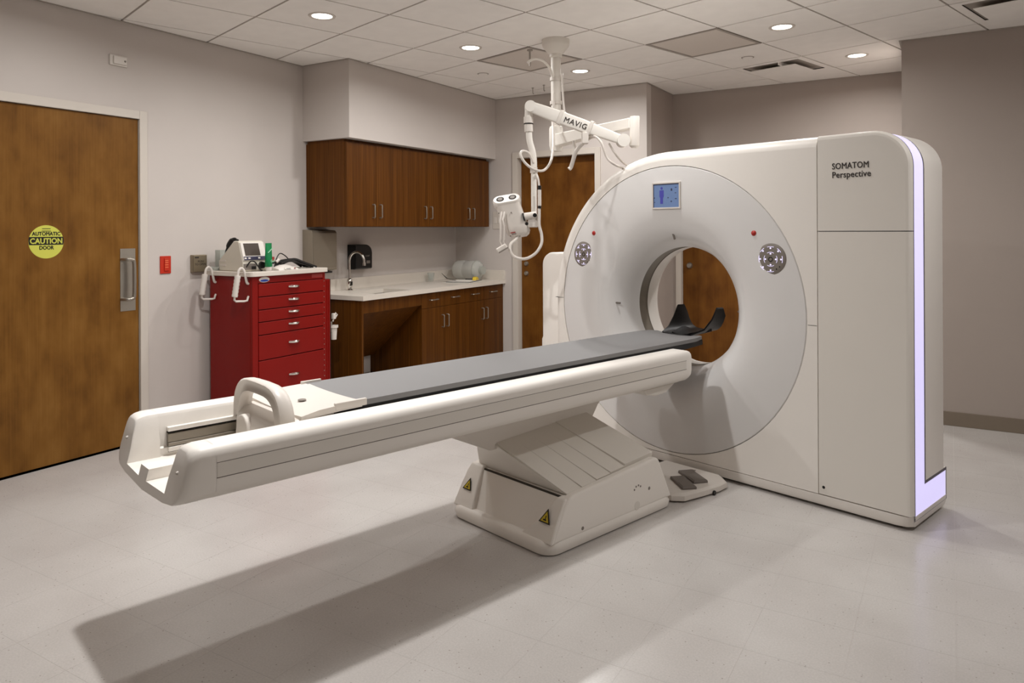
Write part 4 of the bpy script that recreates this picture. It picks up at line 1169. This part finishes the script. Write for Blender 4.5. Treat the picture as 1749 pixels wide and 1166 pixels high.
MB().tube(smooth_path([(-0.20, -0.05, 0.09), (-0.175, -0.055, 0.14), (-0.13, -0.06, 0.195), (-0.09, -0.055, 0.222), (-0.04, -0.05, 0.216)], 5), [0.006]*3 + [0.012]*5 + [0.017]*6 + [0.013]*4 + [0.008]*3, 12).build('carry_handle', 'black', df)
for q in (0.035, 0.065): MB().box(-0.20, -0.12, -0.0975, -0.095, q, q+0.012).build('side_label', 'grille', df, smooth=False)
t = thing('gel_bottle', 'green squeeze tube standing upside down on its white cap on the red cart', 'gel tube', (-4.083, 3.497, ZK), R(10))
MB().lathe([(0.0, 0.0), (0.019, 0.0), (0.021, 0.004), (0.021, 0.03), (0.018, 0.032)], (0,0,0), 'z', 24).build('cap', 'white_plastic', t)
b = MB()
def tb(z, a, c): return [(c*math.cos(2*PI*k/28), a*math.sin(2*PI*k/28), z) for k in range(28)]
b.loft([tb(0.030, 0.024, 0.021), tb(0.034, 0.029, 0.022), tb(0.10, 0.031, 0.018), tb(0.17, 0.032, 0.008), tb(0.196, 0.033, 0.002)], True, True)
b.build('tube', 'green_tube', t, angle=60)
b = MB(); b.obox((0.0155, 0.0, 0.145), (0, 0.75, 0.5), (1,0,0.1), (0,-0.5,0.75), 0.028, 0.002, 0.003); b.build('print_swoosh', 'green_print', t, smooth=False)
text('print', 'Gel', 0.026, (0.021, -0.005, 0.062), (0,1,0), (0.12,0,1), 'green_print', t, bold=0.0004)
# cable bundle, pouch, bag, boxes
t = thing('cable_bundle', 'heap of black monitor leads on the red cart', 'cables', (-4.22, 3.80, ZK))
rnd = random.Random(3)
for k in range(9):
    y = -0.14 + rnd.random()*0.05
    pts = [(-0.05 + 0.012*k, y, 0.03 + 0.02*rnd.random()), (0.0 + 0.008*k, -0.03 + 0.03*rnd.random(), 0.055 + 0.02*rnd.random()), (-0.02 + 0.012*k, 0.08, 0.028 + 0.02*rnd.random()), (-0.03 + 0.014*k, 0.15 + 0.05*rnd.random(), 0.007)]
    MB().tube(smooth_path(pts, 6), 0.007, 7).build('lead', 'black', t)
MB().tube(smooth_path([(0.02, -0.15, 0.02), (0.02, -0.13, 0.08), (0.0, -0.08, 0.115), (0.0, -0.03, 0.095), (0.01, 0.0, 0.06)], 6), 0.004, 8).build('lead_loop', 'black', t)
MB().cyl((0.03, -0.14, 0.055), (0.035, -0.12, 0.075), 0.011, seg=12).build('plug', 'white_plastic', t)
t = thing('electrode_pouch', 'flat white electrode pouch in front of the black leads', 'pouch', (-4.115, 3.66, ZK))
b = MB()
loops = []
for k in range(7):
    y = -0.09 + 0.03*k; hgt = 0.012 + 0.028*math.sin(PI*(k+0.5)/7)
    loops.append([(-0.05, y, 0.001), (0.055, y, 0.001), (0.05, y, hgt*0.5), (0.0, y, hgt), (-0.045, y, hgt*0.6)])
b.loft(loops, True, True)
b.build('bag', 'white_plastic', t, angle=60)
MB().obox((0.0545, -0.01, 0.014), (0,1,0), (-0.25,0,1), (1,0,0.25), 0.03, 0.008, 0.0008).build('printed_label', 'paper', t, smooth=False)
MB().obox((0.055, -0.005, 0.012), (0,1,0), (-0.25,0,1), (1,0,0.25), 0.02, 0.002, 0.001).build('print_line', 'navy', t, smooth=False)
MB().obox((0.055, 0.055, 0.012), (0,1,0), (-0.25,0,1), (1,0,0.25), 0.006, 0.003, 0.001).build('print_mark', 'red_label', t, smooth=False)
t = thing('specimen_vial', 'small red and clear vial standing behind the green tube', 'vial', (-4.40, 3.80, ZK))
MB().lathe([(0.0, 0.0), (0.016, 0.0), (0.017, 0.004), (0.017, 0.05), (0.012, 0.056)], (0,0,0), 'z', 18).build('glass', 'clear', t, angle=50)
MB().lathe([(0.018, 0.05), (0.018, 0.085), (0.0, 0.085)], (0,0,0), 'z', 18).build('stopper', 'red_label', t, angle=50)
t = thing('clear_supply_box', 'tall clear plastic box behind the defibrillator', 'plastic box', (-4.512, 3.45, ZK), R(3))
b = MB()
b.box(-0.025, 0.025, -0.045, 0.045, 0.0, 0.003); b.box(-0.025, -0.022, -0.045, 0.045, 0.003, 0.145); b.box(0.022, 0.025, -0.045, 0.045, 0.003, 0.145); b.box(-0.022, 0.022, -0.045, -0.042, 0.003, 0.145); b.box(-0.022, 0.022, 0.042, 0.045, 0.003, 0.145)
b.build('box', 'cloudy', t, smooth=False)
t = thing('coiled_tubing', 'small coil of clear tubing at the back corner of the cart top', 'tubing', (-4.50, 3.372, ZK+0.006))
for k in range(3):
    MB().tube([(0.030*math.cos(2*PI*q/16)*(1+0.1*k), 0.024*math.sin(2*PI*q/16), 0.007*k + 0.004*math.sin(q)) for q in range(16)], 0.004, 6, closed=True).build('coil', 'cloudy', t)
o = tag(MB().box(-0.07, 0.07, -0.09, 0.09, 0.0, 0.006).build('instruction_sheet', 'paper', None, smooth=False), 'thin white folded sheet lying at the right end of the cart top', 'paper')
o.location = (-4.25, 3.95, ZK+0.0005); o.rotation_euler = (0, 0, R(8))

# ------------------------------------------------------------------ wall fittings on the left wall
t = thing('caution_sign', 'round yellow AUTOMATIC CAUTION DOOR sticker on the wooden door', 'sign', (XL-0.006, 2.295, 1.342))
MB().lathe([(0.0, 0.0012), (0.098, 0.0012), (0.099, 0.0)], (0,0,0), 'x', 56).build('disc', 'yellow', t)
b = MB(); pts = []
for s in (1, -1):
    a0 = math.asin(0.024/0.0985)
    for k in range(7):
        a = (-a0 + 2*a0*k/6) if s > 0 else (PI - a0 + 2*a0*k/6)
        pts.append((0.0985*math.cos(a), 0.0985*math.sin(a) + 0.006))
b.prism(pts, 'x', 0.0011, 0.0016); b.build('black_band', 'sign_black', t, smooth=False)
text('lettering', 'AUTOMATIC', 0.031, (0.0013, 0, 0.038), (0,1,0), (0,0,1), 'sign_black', t, 'CENTER', bold=0.0011, sx=0.88)
text('lettering', 'CAUTION', 0.045, (0.0017, 0, -0.0095), (0,1,0), (0,0,1), 'yellow', t, 'CENTER', bold=0.0014, sx=0.90)
text('lettering', 'DOOR', 0.031, (0.0013, 0, -0.045), (0,1,0), (0,0,1), 'sign_black', t, 'CENTER', bold=0.0011, sx=0.88)
for z, w in ((0.078, 0.024), (0.064, 0.026)):
    MB().box(0.0011, 0.0015, -w, w, z-0.002, z+0.002).build('small_print', 'sign_black', t, smooth=False)
t = thing('emergency_light', 'small white rectangular box high on the left wall above the door', 'wall box', (XL, 2.732, 2.502))
MB().box(0.0, 0.012, -0.058, 0.058, -0.034, 0.034).build('plate', 'white_plastic', t, smooth=False, bevel=0.003)
MB().box(0.012, 0.022, -0.038, 0.048, -0.024, 0.026).build('cover', 'white_plastic', t, smooth=False, bevel=0.003)
MB().lathe([(0, 0.024), (0.006, 0.024), (0.007, 0.022)], (0, 0.036, 0.0), 'x', 14).build('indicator', 'panel_grey', t)
t = thing('red_wall_switch', 'red emergency switch plate on the left wall', 'wall switch', (XL, 3.056, 1.173))
MB().box(0.0, 0.008, -0.040, 0.040, -0.060, 0.060).build('plate', 'red_switch', t, smooth=False, bevel=0.003)
MB().box(0.008, 0.014, -0.012, 0.020, -0.042, 0.044).build('rocker', 'red_switch', t, smooth=False, bevel=0.002)
for z in (0.03, 0.016, 0.0, -0.016): MB().box(0.014, 0.0146, -0.008, 0.016, z-0.004, z+0.003).build('print_line', 'red_print', t, smooth=False)
t = thing('door_push_plate', 'square steel push-to-open door plate beside the red switch', 'push plate', (XL, 3.304, 1.172))
MB().box(0.0, 0.030, -0.056, 0.056, -0.062, 0.062).build('box', 'steel_plate', t, smooth=False, bevel=0.003)
MB().box(0.030, 0.036, -0.054, 0.054, -0.060, 0.060).build('plate', 'steel_plate', t, smooth=False, bevel=0.003)
text('lettering', 'PUSH', 0.021, (0.0365, 0.004, 0.008), (0,1,0), (0,0,1), 'dark_print', t, 'CENTER')
text('lettering', 'TO OPEN', 0.021, (0.0365, 0.0, -0.012), (0,1,0), (0,0,1), 'dark_print', t, 'CENTER')
MB().box(0.036, 0.0364, -0.044, -0.012, 0.038, 0.048).build('print_mark', 'dark_print', t, smooth=False)

# ------------------------------------------------------------------ ceiling-hung injector arm
CO = Vector((-2.426, 4.666, 0))
arm = thing('ceiling_injector_arm', 'white jointed support arm hanging from the ceiling column', 'support arm', (CO.x, CO.y, CEIL))
def W(p): return Vector(p) - Vector((CO.x, CO.y, CEIL))
V_, R_ = view, right
MB().lathe([(0.098, 0.0), (0.098, -0.035), (0.094, -0.05), (0.075, -0.075), (0.055, -0.10), (0.045, -0.105), (0.045, -0.125), (0.036, -0.13)], (0,0,0), 'z', 40).build('ceiling_flange', 'shell', arm)
MB().lathe([(0.036, -0.125), (0.034, -0.62), (0.045, -0.625), (0.05, -0.64), (0.05, -0.76), (0.04, -0.80), (0.0, -0.802)], (0,0,0), 'z', 28).build('column', 'shell', arm)
for z in (-0.27, -0.44): MB().lathe([(0.038, z), (0.043, z-0.002), (0.043, z-0.026), (0.038, z-0.028)], (0,0,0), 'z', 24).build('cable_clamp', 'white_plastic', arm)
post_t, post_b = W((-1.675, 4.279, 2.10)), W((-1.678, 4.277, 1.905))
ext0 = Vector((0, 0, -0.72)); pd = (post_t - Vector((0,0,post_t.z))); pd.z = 0; L1 = pd.length; pd.normalize()
sd = pd.cross(Vector((0,0,1)))
b = MB()
def sec(c, w, h0, h1): return [c + sd*w + Vector((0,0,h0)), c - sd*w + Vector((0,0,h0)), c - sd*w + Vector((0,0,h1)), c + sd*w + Vector((0,0,h1))]
b.loft([sec(pd*0.03 + Vector((0,0,-0.735)), 0.036, -0.035, 0.055), sec(pd*(L1*0.5) + Vector((0,0,-0.715)), 0.032, -0.035, 0.04), sec(pd*(L1-0.02) + Vector((0,0,-0.705)), 0.03, -0.035, 0.035)], True, True)
b.build('extension_arm', 'shell', arm, bevel=0.008)
MB().tube([post_t, post_t - Vector((0,0,0.004)), post_b + Vector((0,0,0.012)), post_b], [0.028, 0.030, 0.030, 0.020], 24).build('post', 'white_plastic', arm)
kR, kL = W((-1.735, 4.236, 1.950)), W((-2.31, 4.085, 2.19))
MB().tube([kR + V_*0.05, kR - V_*0.028], 0.040, 24).build('pivot', 'shell', arm)
MB().tube([kL + V_*0.045, kL - V_*0.036], 0.036, 24).build('pivot', 'shell', arm)
b = MB()
dl = (kL - kR).normalized(); up_ = (Vector((0,0,1)) - dl*dl.z).normalized(); sv = dl.cross(up_).normalized()
def sec2(c, w, h): return [c + sv*p[0] + up_*p[1] for p in rrect(-w, w, -h, h, 0.008, 3)]
LL = (kL - kR).length
b.loft([sec2(kR + dl*0.0, 0.022, 0.028), sec2(kR + dl*LL*0.25, 0.028, 0.034), sec2(kR + dl*LL*0.42, 0.030, 0.040), sec2(kR + dl*LL*0.75, 0.030, 0.040), sec2(kL, 0.028, 0.034)], True, True)
sp = b.build('spring_arm', 'shell', arm, angle=40)
for q in (0.34, 0.66):
    b = MB(); b.loft([sec2(kR + dl*LL*(q-0.018), 0.036, 0.047), sec2(kR + dl*LL*(q+0.018), 0.036, 0.047)], True, True); b.build('arm_band', 'white_plastic', arm, bevel=0.003)
sgn = 1 if sv.dot(-V_) > 0 else -1
text('lettering', 'MAVIG', 0.048, kR + dl*LL*0.615 + sv*sgn*0.0312 - up_*0.018, -dl, up_, 'dark_print', arm, bold=0.0005, spacing=1.12, shear=0.0)
# down tube with bend
cl = [W((-2.325, 4.086, 2.17)), W((-2.325, 4.086, 2.125)), W((-2.324, 4.086, 2.05))]
MB().tube([kL, W((-2.322, 4.086, 2.165)), W((-2.324, 4.086, 2.11))], 0.026, 18).build('elbow', 'shell', arm)
MB().tube([W((-2.324, 4.086, 2.125)), W((-2.324, 4.086, 2.085))], 0.031, 20).build('collar', 'white_plastic', arm)
MB().tube([W((-2.324, 4.086, 2.083)), W((-2.324, 4.086, 2.078))], 0.0305, 20).build('collar_gap', 'black', arm)
MB().tube([W((-2.324, 4.086, 2.078)), W((-2.323, 4.087, 2.03))], 0.0275, 20).build('collar', 'white_plastic', arm)
MB().tube(smooth_path([W((-2.323, 4.087, 2.035)), W((-2.318, 4.090, 1.97)), W((-2.302, 4.099, 1.90)), W((-2.296, 4.103, 1.84)), W((-2.296, 4.103, 1.78))], 6), 0.0205, 16).build('bent_tube', 'shell', arm)
dt = MB().tube([W((-2.296, 4.103, 1.79)), W((-2.296, 4.103, 1.50))], 0.0185, 16).build('drop_tube', 'shell', arm)
MB().tube([W((-2.296, 4.103, 1.80)), W((-2.296, 4.103, 1.765))], 0.024, 18).build('tube_collar', 'white_plastic', arm)
def hose(name, pts, r, m='white_plastic', n=7):
    return MB().tube(smooth_path([W(p) for p in pts], n), r, 9).build(name, m, arm)
hose('hose', [(-2.416, 4.615, 2.368), (-2.397, 4.568, 2.131), (-2.328, 4.434, 1.970), (-2.275, 4.291, 1.848), (-2.253, 4.153, 1.783), (-2.257, 4.034, 1.782), (-2.304, 4.005, 1.823), (-2.329, 3.990, 1.875), (-2.326, 4.015, 1.900), (-2.304, 4.052, 1.887), (-2.289, 4.085, 1.829)], 0.0085)
hose('hose', [(-2.365, 4.645, 2.513), (-2.336, 4.604, 2.317), (-2.309, 4.586, 2.168)], 0.007)
hose('hose', [(-2.423, 4.611, 2.493), (-2.420, 4.554, 2.544), (-2.426, 4.469, 2.574), (-2.452, 4.407, 2.577), (-2.473, 4.371, 2.560), (-2.487, 4.362, 2.544)], 0.009, 'shell')
hose('hose', [(-1.970, 4.206, 1.962), (-1.899, 4.167, 1.979), (-1.842, 4.143, 1.936), (-1.814, 4.160, 1.846), (-1.777, 4.182, 1.803), (-1.772, 4.302, 1.789), (-1.797, 4.520, 1.790)], 0.0075, 'grille')
hose('hose', [(-1.821, 4.214, 1.935), (-1.790, 4.233, 1.873), (-1.772, 4.302, 1.826), (-1.769, 4.420, 1.801)], 0.006, 'grille')
hose('hose', [(-1.974, 4.180, 1.953), (-2.024, 4.174, 1.903), (-2.049, 4.182, 1.854), (-2.074, 4.190, 1.799), (-2.084, 4.184, 1.785)], 0.013)
hose('hose', [(-2.049, 4.182, 1.965), (-2.046, 4.184, 1.898), (-2.060, 4.187, 1.836)], 0.010)
MB().obox(W((-1.962, 4.164, 1.972)), R_, V_, up, 0.02, 0.03, 0.035).build('cable_bracket', 'white_plastic', arm, smooth=False, bevel=0.004)
# cable with coupler along the drop tube
hose('cable', [(-2.270, 4.073, 1.774), (-2.244, 4.065, 1.724), (-2.238, 4.068, 1.669)], 0.007)
MB().tube([W((-2.236, 4.069, 1.680)), W((-2.237, 4.069, 1.654))], 0.0115, 12).build('coupler_band', 'black', arm)
MB().tube([W((-2.237, 4.069, 1.654)), W((-2.237, 4.069, 1.549))], 0.0115, 12).build('coupler', 'grille', arm)
MB().tube([W((-2.237, 4.069, 1.553)), W((-2.237, 4.069, 1.535))], 0.0115, 12).build('coupler_band', 'black', arm)
hose('cable', [(-2.239, 4.068, 1.535), (-2.239, 4.068, 1.490), (-2.239, 4.068, 1.427), (-2.227, 4.075, 1.371), (-2.222, 4.066, 1.315), (-2.243, 4.042, 1.260), (-2.282, 4.007, 1.224), (-2.319, 3.973, 1.217), (-2.360, 3.949, 1.235), (-2.378, 3.937, 1.276), (-2.382, 3.958, 1.313), (-2.377, 4.008, 1.338), (-2.380, 4.042, 1.367)], 0.0095)

# injector head hanging on the arm
hc = Vector((-2.426, 4.025, 1.469))
inj = thing('contrast_injector', 'white twin-syringe contrast injector head hanging on the ceiling arm', 'injector', hc)
def H(x, y, z): return Vector((x, y, z)) - hc
def yoke(pts, r, m, n): return MB().tube([H(*p) for p in pts], r, 16).build(n, m, inj)
b = MB()
tl = Vector((-0.18, 0, 0)).x
hu = (up*0.985 - R_*0.17).normalized(); hr = (R_*0.985 + up*0.17).normalized(); hv = V_
def hs(c, w, d, r=0.03): return [c + hr*p[0] + hv*p[1] for p in rrect(-w, w, -d, d, min(r, w*0.99, d*0.99), 6)]
top_c = H(-2.445, 4.014, 1.575)
loops = []
axis_dn = (H(-2.375, 4.056, 1.364) - top_c)
for t_, w, d in ((0.0, 0.085, 0.055), (0.10, 0.080, 0.052), (0.35, 0.078, 0.05), (0.7, 0.078, 0.05), (0.9, 0.076, 0.048), (1.0, 0.062, 0.036), (1.06, 0.04, 0.02)):
    loops.append(hs(top_c + axis_dn*t_, w, d, 0.04))
b.loft(loops, True, True); b.build('housing', 'white_plastic', inj, angle=40)
b = MB()
fN = (hu*0.80 - hv*0.6).normalized(); fU = hr.cross(fN).normalized()
def hs2(c, w, d): return [c + hr*p[0] + fU*p[1] for p in rrect(-w, w, -d, d, d*0.98, 8)]
cc = top_c + hu*0.010 - hv*0.012
b.loft([hs2(cc - fN*0.03, 0.085, 0.042), hs2(cc - fN*0.012, 0.089, 0.046), hs2(cc + fN*0.014, 0.089, 0.046), hs2(cc + fN*0.022, 0.083, 0.040)], True, True)
hp = b.build('syringe_face', 'white_plastic', inj, angle=40)
for q in (-0.040, 0.040):
    c = cc + fN*0.0225 + hr*q
    b = MB(); b.tube([c - fN*0.002, c + fN*0.0008], 0.025, 24); b.build('syringe_port', 'slot_dark', hp)
    b = MB(); b.tube([c - fN*0.001, c + fN*0.0016], 0.016, 24); b.build('port_core', 'rubber_grey', hp)
# arm clamp
yoke([(-2.332, 4.035, 1.483), (-2.264, 4.076, 1.494)], 0.024, 'white_plastic', 'clamp_arm')
yoke([(-2.257, 4.043, 1.492), (-2.254, 4.038, 1.492)], 0.013, 'black', 'clamp_bolt')
yoke([(-2.337, 4.033, 1.481), (-2.329, 4.037, 1.483)], 0.026, 'black', 'clamp_ring')
MB().obox(H(-2.294, 4.082, 1.457), R_, V_, up, 0.032, 0.028, 0.042).build('clamp_block', 'white_plastic', inj, smooth=False, bevel=0.006)
yoke([(-2.289, 3.991, 1.438), (-2.281, 3.984, 1.438)], 0.010, 'black', 'clamp_knob')
for p0, p1 in (((-2.463, 3.942, 1.506), (-2.459, 3.936, 1.506)), ((-2.395, 3.982, 1.510), (-2.392, 3.976, 1.509)), ((-2.399, 3.980, 1.361), (-2.396, 3.974, 1.361)), ((-2.348, 4.010, 1.360), (-2.345, 4.004, 1.360))): yoke([p0, p1], 0.004, 'rubber_grey', 'screw')
MB().obox(H(-2.385, 3.986, 1.383), hr, hv, hu, 0.016, 0.002, 0.003).build('warning_print', 'red_label', inj, smooth=False)
MB().obox(H(-2.379, 3.990, 1.372), hr, hv, hu, 0.014, 0.002, 0.0015).build('print_line', 'dark_print', inj, smooth=False)
# heater cradle hanging on two wires
for row in ([(-2.438, 3.937, 1.513), (-2.431, 3.906, 1.461), (-2.427, 3.908, 1.424), (-2.429, 3.907, 1.343), (-2.432, 3.905, 1.328), (-2.423, 3.911, 1.302)],
            [(-2.422, 3.946, 1.513), (-2.416, 3.915, 1.461), (-2.409, 3.919, 1.424), (-2.410, 3.919, 1.343), (-2.413, 3.917, 1.328), (-2.404, 3.922, 1.302)]):
    pts = [H(*p) for p in row]
    MB().tube(pts, [0.0055, 0.006, 0.0065, 0.0065, 0.003, 0.003], 8).build('cradle_wire', 'white_plastic', inj)
cr = MB().obox(H(-2.423, 3.911, 1.284), (R_*0.85 + up*0.5), V_, (up*0.85 - R_*0.5), 0.036, 0.02, 0.016).build('syringe_cradle', 'white_plastic', inj, smooth=False, bevel=0.008)
MB().obox(H(-2.400, 3.895, 1.273), (R_*0.85 + up*0.5), V_, (up*0.85 - R_*0.5), 0.034, 0.006, 0.004).build('cradle_groove', 'panel_grey', cr, smooth=False)
# rod dropping from the ceiling beside the column
p = gw(-3.977, 3.854, CEIL)
t = thing('ceiling_drop_rod', 'short grey rod hanging from the ceiling beside the arm column', 'rod', p)
MB().cyl((0,0,0), (0,0,-0.008), 0.022, seg=16).build('plate', 'ceiling_grid', t)
MB().cyl((0,0,-0.006), (0,0,-0.125), 0.007, seg=10).build('rod', 'ceiling_grid', t)
